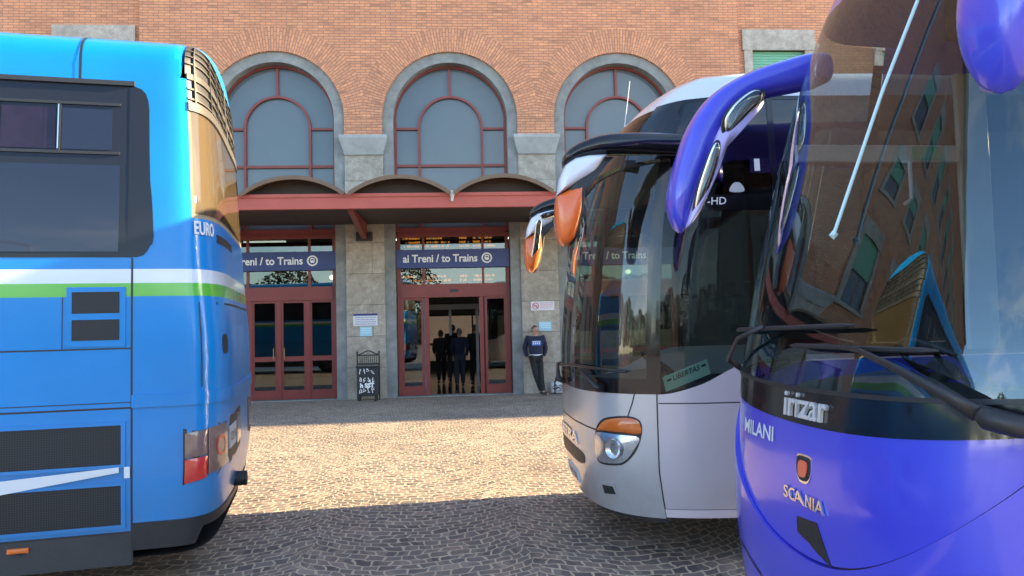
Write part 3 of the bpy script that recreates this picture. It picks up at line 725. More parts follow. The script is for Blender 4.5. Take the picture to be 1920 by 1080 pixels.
def person(loc, rz, J, label, coat, trousers, hair, group=None, h=1.0, coatlen=.0, face=True, long_hair=False):
    """J: joints of the pose in metres, person facing -y"""
    e = empty('person', loc, rz, label, 'person', group); e.scale = (h, h, h)
    P = dict(pelvis=(0, 0, .95), waist=(0, .0, 1.08), chest=(0, .0, 1.30), neck=(0, .01, 1.48), head=(0, -.01, 1.56), top=(0, 0, 1.71),
             shL=(-.19, .01, 1.42), shR=(.19, .01, 1.42), elL=(-.25, .04, 1.14), elR=(.25, .04, 1.14), haL=(-.24, -.02, .90), haR=(.24, -.02, .90),
             hiL=(-.09, 0, .92), hiR=(.09, 0, .92), knL=(-.10, -.01, .50), knR=(.10, -.01, .50), anL=(-.10, .02, .09), anR=(.10, .02, .09), toL=(-.12, -.16, .03), toR=(.12, -.16, .03))
    J = dict(J); yaw = J.pop('_yaw', 0.); P.update(J)
    nm = list(P); ix = {k: i for i, k in enumerate(nm)}; ED = [('pelvis', 'waist'), ('waist', 'chest'), ('chest', 'neck'), ('neck', 'head'), ('chest', 'shL'), ('chest', 'shR'), ('shL', 'elL'), ('elL', 'haL'), ('shR', 'elR'), ('elR', 'haR'),
          ('pelvis', 'hiL'), ('pelvis', 'hiR'), ('hiL', 'knL'), ('knL', 'anL'), ('hiR', 'knR'), ('knR', 'anR'), ('anL', 'toL'), ('anR', 'toR'), ('head', 'top')]
    RD = dict(pelvis=(.14, .10), waist=(.13, .09), chest=(.15, .10), neck=.052, head=(.07, .085), top=(.055, .07), shL=.065, shR=.065, elL=.045, elR=.045, haL=.026, haR=.026, hiL=.085, hiR=.085, knL=.055, knR=.055, anL=.036, anR=.036, toL=.03, toR=.03)
    body = skin_mesh('body', [P[k] for k in nm], [(ix[a], ix[b]) for a, b in ED], [RD[k] for k in nm], M['skin'], e)
    # hands: palm and five fingers
    for s in 'LR':
        a = Vector(P['ha' + s]); d = (a - Vector(P['el' + s])).normalized(); sx = -1 if s == 'L' else 1
        fwd = Vector((0, -1, 0)); fwd = (fwd - d * fwd.dot(d)).normalized(); V = [tuple(a), tuple(a + d * .05), tuple(a + d * .085)]; E_ = [(0, 1), (1, 2)]; Rr = [.022, (.018, .034), (.015, .036)]
        for q, L_ in zip((-.028, -.009, .010, .028), (.062, .075, .070, .055)):
            b0 = len(V); p = a + d * .085 + fwd * q
            cur = Vector((-sx, 0, 0)) * .012
            V += [tuple(p + d * .01), tuple(p + d * (L_ * .55) + cur), tuple(p + d * L_ + cur * 2.2)]; E_ += [(2, b0), (b0, b0 + 1), (b0 + 1, b0 + 2)]; Rr += [.009, .0085, .006]
        b0 = len(V); p = a + d * .03 + fwd * .03
        V += [tuple(p), tuple(p + d * .03 + fwd * .018), tuple(p + d * .06 + fwd * .016)]; E_ += [(1, b0), (b0, b0 + 1), (b0 + 1, b0 + 2)]; Rr += [.012, .010, .008]
        skin_mesh('hand', V, E_, Rr, M['skin'], body, 1)
    def cloth(name, keys, mat, extra, over={}, up=2):
        kk = [k for k in nm if k in keys]; i2 = {k: i for i, k in enumerate(kk)}
        PP = [over.get(k, P[k]) for k in kk]
        rr = []
        for k in kk:
            r = RD[k]; ex = extra.get(k, .016); rr.append((r[0] + ex, r[1] + ex) if isinstance(r, tuple) else r + ex)
        return skin_mesh(name, PP, [(i2[a], i2[b]) for a, b in ED if a in i2 and b in i2], rr, mat, e, up)
    wl = {k: .045 for k in ('chest', 'waist')}
    wl.update({'elL': .022, 'elR': .022, 'haL': .02, 'haR': .02, 'shL': .028, 'shR': .028, 'neck': .012, 'pelvis': .04})
    c = cloth('jacket', ['pelvis', 'waist', 'chest', 'neck', 'shL', 'shR', 'elL', 'elR', 'haL', 'haR'], coat, wl,
              {'pelvis': tuple(Vector(P['pelvis']) - Vector((0, 0, coatlen))), 'neck': tuple(Vector(P['neck']) - Vector((0, 0, .05))),
               'haL': tuple(Vector(P['haL']).lerp(Vector(P['elL']), .05)), 'haR': tuple(Vector(P['haR']).lerp(Vector(P['elR']), .05))})
    cloth('trousers', ['pelvis', 'hiL', 'hiR', 'knL', 'knR', 'anL', 'anR'], trousers, {'anL': .022, 'anR': .022, 'pelvis': .004, 'knL': .028, 'knR': .028, 'hiL': .02, 'hiR': .02})
    for s in 'LR':
        a, t = Vector(P['an' + s]), Vector(P['to' + s]); back = (a - t); back.z = 0; back = back.normalized() * .05
        skin_mesh('shoe', [(a.x + back.x, a.y + back.y, max(.035, a.z - .05)), (a.x, a.y, max(.05, a.z - .02)), tuple((a + t) / 2), tuple(t)], [(0, 1), (1, 2), (2, 3)], [.036, .045, .046, .036], M['leather'], e, 1)
    # head: ellipsoid skull with face features
    hd = Vector(P['head']) + Vector((0, 0, .075)); m_ = MB(); n = 20; k = 14;
    Ry = Matrix.Translation(hd) @ Matrix.Rotation(yaw, 4, 'Z')
    vs = []; fs = []
    for i in range(k + 1):
        ph = math.pi * i / k
        for j in range(n):
            th = 2 * math.pi * j / n; x = .077 * math.sin(ph) * math.cos(th); y = .098 * math.sin(ph) * math.sin(th); z = .118 * math.cos(ph)
            if z < 0: f = 1 + z * 2.4; x *= max(f, .6); y = y * (1 + z * 1.2)
            vs.append((x, y, z))
    for i in range(k):
        for j in range(n): fs.append((i * n + j, (i + 1) * n + j, (i + 1) * n + (j + 1) % n, i * n + (j + 1) % n))
    m_.M = Ry; m_.add(vs, fs); 
    m_.tube([(0, -.09, .02), (0, -.108, -.012), (0, -.112, -.028), (0, -.094, -.036)], [.009, .012, .015, .008], 8)
    for s in (-1, 1): m_.tube([(s * .074, .0, .018), (s * .085, .006, .0), (s * .074, .0, -.028)], [.014, .016, .01], 6)
    hdob = m_.build('head', M['skin'], body, smooth=True)
    if face:
        f = MB(); f.M = Ry
        for sd in (-1, 1): f = MB(); f.M = Ry; f.lathe([(0, -.009), (.008, -.005), (.011, 0), (.008, .005), (0, .009)], 10, (sd * .031, -.087, .006), 'y'); f.build('eye', M['dark'], hdob, smooth=True)
        f = MB(); f.M = Ry; f.tube([(-.024, -.085, -.058), (0, -.092, -.06), (.024, -.085, -.058)], [.004, .007, .004], 6); f.build('mouth', M['red2'], hdob, smooth=True)
    hm = MB(); hm.M = Ry; hv = []; hf = []
    for i in range(k + 1):
        ph = math.pi * (.62 if not long_hair else .74) * i / k
        for j in range(n):
            th = 2 * math.pi * j / n; b = math.sin(th)
            lim = 1. if b > -.25 else (.50 if not long_hair else .52)
            p2 = min(ph, math.pi * lim * .62) if b <= -.25 else ph
            x = .086 * math.sin(p2) * math.cos(th); y = .108 * math.sin(p2) * b + .004; z = .127 * math.cos(p2)
            hv.append((x, y, z))
    for i in range(k):
        for j in range(n): hf.append((i * n + j, (i + 1) * n + j, (i + 1) * n + (j + 1) % n, i * n + (j + 1) % n))
    hm.add(hv, hf).build('hair', hair, body, smooth=True)
    return e
M['blueprint'] = plain('blue shirt print', (.05, .14, .45), .7); M['greytr'] = plain('grey denim', (.035, .045, .07), .9, var=.3, scale=30); M['hairg'] = plain('grey hair', (.13, .12, .11), .8)
M['red2'] = plain('lips', (.30, .10, .09), .5)
# the man leaning against the right pier, ankles crossed, hands behind him
pm = person(fpt(2.02, -.27, 0), TH + R(4), dict(pelvis=(0, .06, .95), waist=(0, .06, 1.08), chest=(0, .10, 1.30), neck=(0, .13, 1.49), head=(0, .11, 1.555), top=(0, .11, 1.71),
    shL=(-.20, .13, 1.43), shR=(.20, .13, 1.43), elL=(-.275, .17, 1.15), elR=(.275, .17, 1.15), haL=(-.21, .12, .93), haR=(.20, .12, .93),
    hiL=(-.09, .05, .92), hiR=(.09, .05, .92), knL=(-.035, -.06, .50), knR=(.085, -.07, .50), anL=(.08, -.12, .09), anR=(.10, -.27, .09), toL=(.10, -.26, .04), toR=(.20, -.38, .035), _yaw=R(22)),
    'man in navy jacket and black trousers leaning on the right pier, ankles crossed', M['navy'], M['blackcl'], M['hair'], h=.985)
b_ = MB(); b_.box(-.12, .12, -.038, -.03, 1.24, 1.36, .003); b_.build('shirt_print', M['blueprint'], pm)
b_ = MB(); b_.box(-.10, .10, -.044, -.039, 1.335, 1.352); [b_.box(x, x + .03, -.044, -.039, 1.27, 1.32) for x in (-.09, -.04, .01, .06)]; b_.build('shirt_lettering', M['offwhite'], pm)
b_ = MB(); b_.tube([(.155 * math.cos(a), .06 + .125 * math.sin(a), 1.0) for a in np.linspace(0, 2 * math.pi, 24, endpoint=False)], .018, 6, closed=True); b_.build('belt', M['offwhite'], pm, smooth=True)
# four people going in through the open doors, seen from behind
def walker(u, y, rz, st, label, coat, tr, hair, h, lh=False, coatlen=.06):
    J = dict(knL=(-.10, -.10 * st, .50), anL=(-.10, -.20 * st, .09), toL=(-.11, -.37 * st if st > 0 else .02, .04), knR=(.10, .02 * st, .50), anR=(.10, .16 * st, .11), toR=(.11, .0, .03),
             elL=(-.235, .09, 1.15), haL=(-.20, .0, .93), elR=(.235, .02, 1.15), haR=(.19, -.12, .97))
    return person(fpt(u, y, .012), TH + math.pi + rz, J, label, coat, tr, hair, 'people walking into the station hall', h, coatlen, False, lh)
walker(-.42, 4.2, R(8), 1, 'person in black coat, leftmost of the group inside the open doors', M['blackcl'], M['blackcl'], M['hair'], .94, True, .14)
walker(-.06, 5.0, R(-4), 1.1, 'tallest person of the group inside, in black jacket, between the two others', M['blackcl'], M['greytr'], M['hair'], 1.03)
walker(.13, 2.6, R(3), .9, 'person in dark navy jacket and grey jeans, nearest inside the open doors', M['navy'], M['greytr'], M['hairg'], .96, False, .04)
walker(.62, 3.3, R(-20), .7, 'person in long black coat half hidden at the right edge of the open doors', M['blackcl'], M['blackcl'], M['hair'], 1.02, False, .2)
# bag at the man's feet
e = empty('travel_bag', fpt(2.60, -.22, 0), TH + R(-6), 'white and black printed travel bag on the ground beside the leaning man', 'bag')
b_ = MB(); b_.box(-.24, .24, -.13, .13, .02, .31, .05); b_.build('body', M['bag'], e, auto=50)
b_ = MB()
for s in (-1, 1): b_.tube([(-.12, s * .09, .29), (-.10, s * .09, .40), (0, s * .07, .43), (.10, s * .09, .40), (.12, s * .09, .29)], .012, 6)
b_.build('handles', M['blackcl'], e)
b_ = MB(); rnd = random.Random(9)
for x in (-.15, .12): b_.box(x, x + .03, -.134, .134, .02, .312)
for i in range(7): b_.tube([(rnd.uniform(-.2, .2), -.133, rnd.uniform(.06, .27)) for _ in range(3)], .008, 5)
b_.build('straps_and_print', M['blackcl'], e)
# ================================================================ COACHES
def shell_band(mb, sh, s0, s1, lo, hi, ns=40, nw=12, off=0., rim=0., ss=None):
    S = ss if ss is not None else np.linspace(s0, s1, ns + 1); ns = len(S) - 1
    lf = lo if callable(lo) else (lambda s: lo); hf = hi if callable(hi) else (lambda s: hi)
    V = []; F = []; W = nw + 1
    for s in S:
        a, b = lf(s), hf(s)
        for j in range(W): V.append(tuple(sh.P(s, a + (b - a) * j / nw, off)))
    for i in range(ns):
        for j in range(nw): F.append((i * W + j, (i + 1) * W + j, (i + 1) * W + j + 1, i * W + j + 1))
    if rim:
        edge = [(i, 0) for i in range(ns + 1)] + [(ns, j) for j in range(1, W)] + [(i, nw) for i in range(ns - 1, -1, -1)] + [(0, j) for j in range(nw - 1, 0, -1)]
        b = len(V)
        for (i, j) in edge:
            s = S[i]; w_ = lf(s) + (hf(s) - lf(s)) * j / nw; V.append(tuple(sh.P(s, w_, off - rim)))
        k = len(edge)
        for q in range(k):
            i, j = edge[q]; i2, j2 = edge[(q + 1) % k]; F.append((i2 * W + j2, i * W + j, b + q, b + (q + 1) % k))
    mb.add(V, F); return mb
def sband(name, sh, mat, par, s0, s1, lo, hi, ns=40, nw=12, off=0., rim=0., ss=None, auto=35):
    return shell_band(MB(), sh, s0, s1, lo, hi, ns, nw, off, rim, ss).build(name, mat, par, fixn=False, auto=auto)
def catmull(pts, n=5):
    k = len(pts); out = []
    for i in range(k):
        p0, p1, p2, p3 = [np.array(pts[(i + d) % k], float) for d in (-1, 0, 1, 2)]
        for t in np.linspace(0, 1, n, endpoint=False):
            out.append(tuple(.5 * (2 * p1 + (p2 - p0) * t + (2 * p0 - 5 * p1 + 4 * p2 - p3) * t * t + (3 * p1 - p0 - 3 * p2 + p3) * t ** 3)))
    return out
def patch(mb, sh, poly, off=.004, rings=6, rim=.03, dome=0., smooth=True):
    """a convex outline in (s, w) laid on the body surface, bulging by dome"""
    P = catmull(poly) if smooth else [tuple(np.array(poly[i]) * (1 - t) + np.array(poly[(i + 1) % len(poly)]) * t) for i in range(len(poly)) for t in (0, .25, .5, .75)]
    c = np.mean(P, axis=0); n = len(P); V = [tuple(sh.P(c[0], c[1], off + dome))]; F = []
    a = sum(P[i][0] * P[(i + 1) % n][1] - P[(i + 1) % n][0] * P[i][1] for i in range(n))
    if a < 0: P = P[::-1]
    for r in range(1, rings + 1):
        k = r / rings
        for p in P:
            q = c + (np.array(p) - c) * k; V.append(tuple(sh.P(q[0], q[1], off + dome * (1 - k ** 3))))
    for p in P: V.append(tuple(sh.P(p[0], p[1], off - rim)))
    for j in range(n): F.append((0, 1 + j, 1 + (j + 1) % n))
    for r in range(rings):
        b = 1 + r * n
        for j in range(n): F.append((b + j, b + n + j, b + n + (j + 1) % n, b + (j + 1) % n))
    mb.add(V, F); return mb
def spatch(name, sh, mat, par, poly, **k): return patch(MB(), sh, poly, **k).build(name, mat, par, fixn=False, auto=45)
def groove(mb, sh, pts, w=.006, off=.0015, n=14):
    """narrow dark gap between panels"""
    V = []; F = []; Q = []
    for a, b in zip(pts[:-1], pts[1:]):
        for t in np.linspace(0, 1, n, endpoint=False): Q.append((a[0] + (b[0] - a[0]) * t, a[1] + (b[1] - a[1]) * t))
    Q.append(pts[-1])
    for i, q in enumerate(Q):
        a = np.array(Q[max(i - 1, 0)]); b = np.array(Q[min(i + 1, len(Q) - 1)]); d = b - a; d = d / (np.linalg.norm(d) + 1e-9); p = np.array([-d[1], d[0]]) * w
        V += [tuple(sh.P(q[0] + p[0], q[1] + p[1], off)), tuple(sh.P(q[0] - p[0], q[1] - p[1], off))]
    for i in range(len(Q) - 1): F.append((2 * i, 2 * i + 1, 2 * i + 3, 2 * i + 2))
    mb.add(V, F); return mb
def surf_text(sh, string, s0, s1, w0, w1, mat, par, off=.004, thick=.0, bold=.0, name='lettering', slope=0., flip=1, italic=0.):
    """letters following the body surface between s0..s1 and heights w0..w1 (slope = rise per metre)"""
    vs, fs = text_geo(string, 1., bold, .5 if thick else 0.)
    a = min(v[0] for v in vs); b = max(v[0] for v in vs); c = min(v[1] for v in vs); d = max(v[1] for v in vs)
    V = []
    for v in vs:
        x = (v[0] - a) / (b - a) + italic * (v[1] - c) / (d - c) * (w1 - w0) / abs(s1 - s0); s = s0 + (s1 - s0) * x; w_ = w0 + (w1 - w0) * (v[1] - c) / (d - c) + slope * (s - s0)
        V.append(tuple(sh.P(s, w_, off + (v[2] + .5 if thick else 0) * thick)))
    m = MB(); m.add(V, fs); return m.build(name, mat, par, fixn=bool(thick))
def blob(mb, outline, y0, h, rings=5, pw=.5, smooth=True, tilt=0., tz=0.):
    """rounded solid: closed outline in (x, z), fattened sideways by h about y0"""
    P = catmull(outline, 4) if smooth else outline; n = len(P); c = np.mean(P, axis=0)
    ks = [math.sin(math.pi / 2 * i / rings) for i in range(1, rings + 1)]
    V = []; F = []
    def ring(k, sgn):
        yy = y0 + sgn * h * max(0., 1 - k ** 2.5) ** pw
        return [(c[0] + (p[0] - c[0]) * k, yy + tilt * (c[0] + (p[0] - c[0]) * k) + tz * (p[1] - c[1]) * k, c[1] + (p[1] - c[1]) * k) for p in P]
    V.append((c[0], y0 - h + tilt * c[0], c[1]))
    for k in ks: V += ring(k, -1)
    for k in ks[-2::-1]: V += ring(k, 1)
    V.append((c[0], y0 + h + tilt * c[0], c[1])); R_ = 2 * rings - 1
    for j in range(n):
        F.append((0, 1 + (j + 1) % n, 1 + j)); b = 1 + (R_ - 1) * n; F.append((len(V) - 1, b + j, b + (j + 1) % n))
    for r in range(R_ - 1):
        b = 1 + r * n
        for j in range(n): F.append((b + j, b + (j + 1) % n, b + n + (j + 1) % n, b + n + j))
    mb.add(V, F); return mb
def sweep(mb, pts, rad, n=14):
    """tube through points with own half thickness (in plane) and half width (sideways): pts (x,y,z), rad (a,b)"""
    P = [Vector(p) for p in pts]; V = []; F = []; k = len(P)
    for i in range(k):
        t = (P[min(i + 1, k - 1)] - P[max(i - 1, 0)]).normalized(); y = Vector((0, 1, 0)); u = y.cross(t).normalized()
        a, b = rad[i]
        for j in range(n):
            an = 2 * math.pi * j / n; ca, sa = math.cos(an), math.sin(an)
            V.append(tuple(P[i] + u * a * math.copysign(abs(ca) ** .75, ca) + y * b * math.copysign(abs(sa) ** .75, sa)))
    for i in range(k - 1):
        for j in range(n): F.append((i * n + j, i * n + (j + 1) % n, (i + 1) * n + (j + 1) % n, (i + 1) * n + j))
    F.append(tuple(range(n))[::-1]); F.append(tuple((k - 1) * n + j for j in range(n)))
    mb.add(V, F); return mb
def densify(pts, rad, m=5):
    k = len(pts); A = [np.array(list(p) + list(r), float) for p, r in zip(pts, rad)]; out = []
    for i in range(k - 1):
        p0 = A[max(i - 1, 0)]; p1 = A[i]; p2 = A[i + 1]; p3 = A[min(i + 2, k - 1)]
        for t in np.linspace(0, 1, m, endpoint=False): out.append(.5 * (2 * p1 + (p2 - p0) * t + (2 * p0 - 5 * p1 + 4 * p2 - p3) * t * t + (3 * p1 - p0 - 3 * p2 + p3) * t ** 3))
    out.append(A[-1]); return [tuple(o[:3]) for o in out], [(max(.004, o[3]), max(.004, o[4])) for o in out]
def wheel(par, x, y, side):
    w_ = empty('wheel', (x, y, .50)); w_.parent = par
    p = [(.30, -.14), (.44, -.145), (.495, -.12), (.50, -.05), (.50, .05), (.495, .12), (.44, .145), (.30, .14)]
    MB().lathe(p, 40, axis='y').build('tyre', M['tyre'], w_, auto=40)
    s = side
    MB().lathe([(.30, s * .13), (.285, s * .10), (.25, s * .02), (.18, s * .03), (.13, s * .09), (.12, s * .13), (0, s * .14)], 32, axis='y').build('rim', M['rim'], w_, auto=40)
def seat(par, x, y, z, mat=None, d=1):
    s = MB(); s.box(x - .22, x + .24, y - .23, y + .23, z + .32, z + .45, .05); s.box(x - d * .22 - .07, x - d * .22 + .07, y - .23, y + .23, z + .42, z + 1.12, .06); s.box(x - d * .25 - .06, x - d * .25 + .06, y - .14, y + .14, z + 1.05, z + 1.28, .05)
    return s.build('seat', mat or M['seatblue'], par, auto=50)
def front_cabin(par, sh, dash_z, nose, seats, lining_top, belt, steer_y):
    """dashboard, steering wheel, floor, seats and the dark lining of the cabin"""
    d = MB(); P = []
    for yy in np.linspace(-1.1, 1.1, 17):
        f = nose - .42 * abs(yy / 1.15) ** 3
        P.append((f, yy))
    V = []; F = []
    for (f, yy) in P: V += [(f - .05, yy, dash_z - .12), (f - .12, yy, dash_z), (f - .65, yy, dash_z + .05), (f - .8, yy, dash_z - .02), (f - .82, yy, dash_z - .7)]
    for i in range(16):
        for j in range(4): F.append((i * 5 + j, i * 5 + 5 + j, i * 5 + 6 + j, i * 5 + 1 + j))
    d.add(V, F); d.build('dashboard', M['dash'], par, auto=40)
    s = empty('steering_wheel', (nose - .95, steer_y, dash_z + .08)); s.parent = par; s.rotation_euler = (0, R(-38), 0)
    MB().tube([(.0 + .23 * math.cos(a), .23 * math.sin(a), 0) for a in np.linspace(0, 2 * math.pi, 32, endpoint=False)], .016, 8, closed=True).build('wheel_rim', M['dark'], s, smooth=True)
    q = MB(); q.lathe([(0, .02), (.07, .015), (.08, -.02), (.04, -.04), (.04, -.4)], 16); [q.tube([(0, 0, 0), (.22 * math.cos(a), .22 * math.sin(a), 0)], .014, 6) for a in (0.5, 2.6, 4.7)]; q.build('spokes', M['dark'], s)
    MB().box(-8.5, nose - .5, -1.15, 1.15, dash_z - .75, dash_z - .7).build('floor', M['trim'], par)
    for (x, y, z) in seats: seat(par, x, y, z)
    l = MB(); L9 = sh.L + 8
    for sg in (-1, 1):
        a, b = sorted((sg * (sh.L + .1), sg * L9)); shell_band(l, sh, a, b, .3, belt - .03, 6, 4, -.05); shell_band(l, sh, a, b, lining_top + .02, sh.zs + .95, 6, 8, -.05)
    shell_band(l, sh, -sh.L, sh.L, lining_top + .35, sh.zs + .95, 24, 8, -.05)
    l.build('cabin_lining', M['trim'], par, fixn=False)
    MB().box(-8.6, -8.5, -1.15, 1.15, .3, sh.zs).build('rear_partition', M['trim'], par)
def closing(par, sh, mat, tail):
    """tail panel and underside so that the body is closed"""
    m = MB(); V = []; n = 0
    ws = list(np.linspace(.3, sh.zs, 8)) + [sh.zs + k for k in (.2, .4, .6, .8, .9, .97)]
    for w_ in ws: p = sh.loc(tail, w_); V += [(p[0], p[1], p[2]), (p[0], -p[1], p[2])]
    F = [(2 * i, 2 * i + 1, 2 * i + 3, 2 * i + 2) for i in range(len(ws) - 1)]
    m.add(V, F); m.build('tail_panel', mat, par)
    u = MB(); P = [sh.loc(s, .30) for s in np.linspace(-sh.L, sh.L, 30)]; x9 = sh.loc(tail, .3)[0]
    pts = [(p[0] - .02, p[1] * .985) for p in P] + [(x9, sh.hw(.3) * .98), (x9, -sh.hw(.3) * .98)]
    k = len(pts); u.add([(x, y, .31) for x, y in pts] + [(x, y, .36) for x, y in pts], [tuple(range(k)), tuple(range(k, 2 * k))[::-1]]); u.build('underbody', M['dark'], par)

# ---------------------------------------------------------------- the white coach
def white_coach():
    sh = white; e = empty('silver_coach', tuple(sh.o), sh.ang, 'silver coach in the middle, its orange tipped mirrors before the station doors', 'coach', 'coaches parked in the forecourt')
    L = sh.L; TAIL = L + 8.6; SM = 1.355; BELT = 1.19
    # side window sill: low at the driver's end, rising to the rear
    sill = smooth_interp([1.3, 1.4, 1.65, 1.95, 2.3, 14], [1.185, 1.19, 1.25, 1.385, 1.45, 1.45])
    sb = sband('front_panel', sh, M['silver'], e, -SM, SM, .30, BELT, 72, 22)
    sband('chin', sh, M['dark'], e, -SM, SM, .26, .302, 60, 3, -.03)
    for g_ in (-1, 1):
        a, b = (SM, TAIL); ssx = np.concatenate([np.linspace(SM, 2.6, 24), np.linspace(2.8, TAIL, 20)]); ssx = ssx if g_ > 0 else -ssx[::-1]
        sband('side_panel', sh, M['silverside'], e, 0, 0, .372, (lambda s: sill(abs(s))), 0, 14, 0, ss=ssx)
        sband('sill_strip', sh, M['pinkstrip'], e, 0, 0, .312, .368, 0, 2, .004, .03, ss=ssx)
        d = groove(MB(), sh, [(g_ * SM, .25), (g_ * SM, 3.0)], .005); groove(d, sh, [(g_ * (SM + .01), 1.125), (g_ * 2.9, 1.125)], .004)
        groove(d, sh, [(g_ * 2.28, .37), (g_ * 2.28, 1.40)], .005); groove(d, sh, [(g_ * 2.85, .37), (g_ * 2.85, 1.40)], .004)
        d.build('panel_gap', M['black'], e, fixn=False)
        # dark glazed flank: door window below, upper pane above
        sx = np.linspace(SM + .03, 2.255, 16); sx = sx if g_ > 0 else -sx[::-1]
        sband('door_window', sh, M['doorwin'], e, 0, 0, (lambda s: sill(abs(s)) + .005), 2.50, 0, 10, -.004, ss=sx)
        sband('upper_window', sh, M['buswin'], e, 0, 0, 2.62, 3.33, 0, 6, -.002, ss=sx)
        sband('window_band', sh, M['blackgloss'], e, 0, 0, 2.50, 2.62, 0, 3, .0, ss=sx)
        fr = MB()
        for s0, s1, w0, w1 in ((SM, SM + .03, BELT, 3.35), (2.255, 2.30, 1.4, 3.35)):
            q = np.linspace(s0, s1, 3); q = q if g_ > 0 else -q[::-1]; shell_band(fr, sh, 0, 0, w0, w1, 0, 16, .002, .02, ss=q)
        q = np.linspace(SM, TAIL, 30); q = q if g_ > 0 else -q[::-1]; shell_band(fr, sh, 0, 0, 3.33, 3.36, 0, 2, .002, .02, ss=q)
        q = np.linspace(SM + .03, 2.27, 14); q = q if g_ > 0 else -q[::-1]; shell_band(fr, sh, 0, 0, 2.505, 2.525, 0, 2, .004, .02, ss=q)
        fr.build('window_frame', M['blackgloss'], e, fixn=False)
        for k in range(4):
            q = np.linspace(2.30 + k * 1.9, 2.30 + k * 1.9 + 1.88, 6); q = q if g_ > 0 else -q[::-1]
            sband('side_window', sh, M['buswin'], e, 0, 0, (lambda s: sill(abs(s))), 3.33, 0, 8, -.002, ss=q)
        sx = np.linspace(SM, TAIL, 30); sx = sx if g_ > 0 else -sx[::-1]
    # front glazing
    sband('belt_mask', sh, M['blackgloss'], e, -SM, SM, BELT, 1.30, 60, 4, .003, .02)
    sband('windscreen', sh, M['screenw'], e, -1.285, 1.285, 1.30, 2.92, 60, 22)
    sband('upper_windscreen', sh, M['screenw'], e, -1.02, 1.02, 3.09, 3.335, 48, 8)
    for g_ in (-1, 1):
        q = np.linspace(1.285, SM, 4); q = q if g_ > 0 else -q[::-1]; sband('pillar', sh, M['blackgloss'], e, 0, 0, 1.30, 2.92, 0, 16, .002, .02, ss=q)
        q = np.linspace(1.02, SM, 8); q = q if g_ > 0 else -q[::-1]; sband('upper_pillar', sh, M['blackgloss'], e, 0, 0, 3.09, 3.36, 0, 6, .001, .01, ss=q)
    sband('header_band', sh, M['blackgloss'], e, -SM - .02, SM + .02, 2.90, 3.10, 60, 6, .035, .05)
    d = groove(MB(), sh, [(.98, 2.9), (.98, 3.1)], .004, .037); d.build('panel_gap', M['black'], e, fixn=False)
    qs = np.concatenate([np.linspace(-TAIL, -SM, 14), np.linspace(-SM, SM, 50)[1:-1], np.linspace(SM, TAIL, 14)])
    sband('roof', sh, M['silverroof'], e, 0, 0, 3.335, sh.zs + 1.0, 0, 26, ss=qs, auto=60)
    closing(e, sh, M['silver'], TAIL)
    # front details
    d = groove(MB(), sh, [(1.19, 1.19), (1.17, 1.12), (1.13, 1.02)], .005)
    groove(d, sh, [(-.85, .91), (-.4, .925), (.2, .925), (.55, .92), (.84, .90)], .006); groove(d, sh, [(-1.19, 1.19), (-1.17, 1.12), (-1.13, 1.02)], .005)
    d.build('hood_gap', M['black'], e, fixn=False)
    for g_ in (-1, 1):
        F = lambda pts: [(g_ * a, b) for a, b in pts]
        spatch('lamp_surround', sh, M['black'], e, F([(.79, .84), (.825, .935), (.92, 1.0), (1.10, 1.028), (1.20, 1.015), (1.238, .97), (1.232, .88), (1.185, .77), (1.11, .69), (1.03, .66), (.85, .655), (.785, .73)]), off=.003, rim=.02)
        hl = spatch('headlight', sh, M['lampbody'], e, F([(.80, .84), (.84, .888), (1.05, .888), (1.215, .876), (1.175, .785), (1.11, .708), (1.03, .675), (.85, .672), (.797, .74)]), off=.006, dome=.012)
        spatch('lens', sh, M['lampglass'], hl, F([(.80, .84), (.84, .888), (1.05, .888), (1.215, .876), (1.175, .785), (1.11, .708), (1.03, .675), (.85, .672), (.797, .74)]), off=.014, dome=.035)
        c = sh.P(g_ * 1.02, .785, .022); nn = sh.nrm(g_ * 1.02, .785)
        b_ = MB(); b_.M = Matrix.Translation(Vector(c)) @ Vector(nn).to_track_quat('Z', 'Y').to_matrix().to_4x4(); b_.lathe([(.075, .012), (.07, .018), (.055, -.0), (.03, -.01), (0, -.012)], 24); b_.build('reflector', M['chrome'], hl, auto=40)
        spatch('indicator', sh, M['lampor'], e, F([(.835, .915), (.93, .985), (1.10, 1.014), (1.195, 1.005), (1.228, .97), (1.222, .905), (1.06, .904), (.85, .903)]), off=.008, dome=.02)
        spatch('fog_recess', sh, M['silver'], e, F([(.80, .51), (.97, .52), (.99, .43), (.80, .40)]), off=.006, rim=.01, smooth=False)
        spatch('fog_light', sh, M['dark'], e, F([(.83, .49), (.95, .495), (.965, .44), (.835, .425)]), off=.009, rim=.01, smooth=False)
    spatch('lower_grille', sh, M['dark'], e, [(-.62, .64), (-.58, .70), (0, .715), (.52, .70), (.60, .64), (.5, .60), (0, .60), (-.5, .60)], off=.004, rim=.01)
    pl_ = spatch('number_plate', sh, M['offwhite'], e, [(-.26, .39), (-.26, .50), (.26, .50), (.26, .39)], off=.012, rim=.02, smooth=False)
    surf_text(sh, 'BK 472 NR', -.20, .22, .41, .48, M['dark'], pl_, .016)
    surf_text(sh, 'SETRA', -.46, .46, .745, .835, M['chrome'], e, .004, .008, .02, 'badge_lettering')
    surf_text(sh, 'GT-HD', 1.60, 1.87, 2.545, 2.60, M['offwhite'], e, .004, 0, .01, 'model_lettering')
    spatch('side_sticker', sh, M['grey'], e, [(1.90, 2.64), (1.93, 2.70), (1.99, 2.70), (2.02, 2.64)], off=.003, rim=.004)
    spatch('price_sticker', sh, M['offwhite'], e, [(2.12, 2.79), (2.12, 2.88), (2.175, 2.88), (2.175, 2.79)], off=.003, rim=.004, smooth=False)
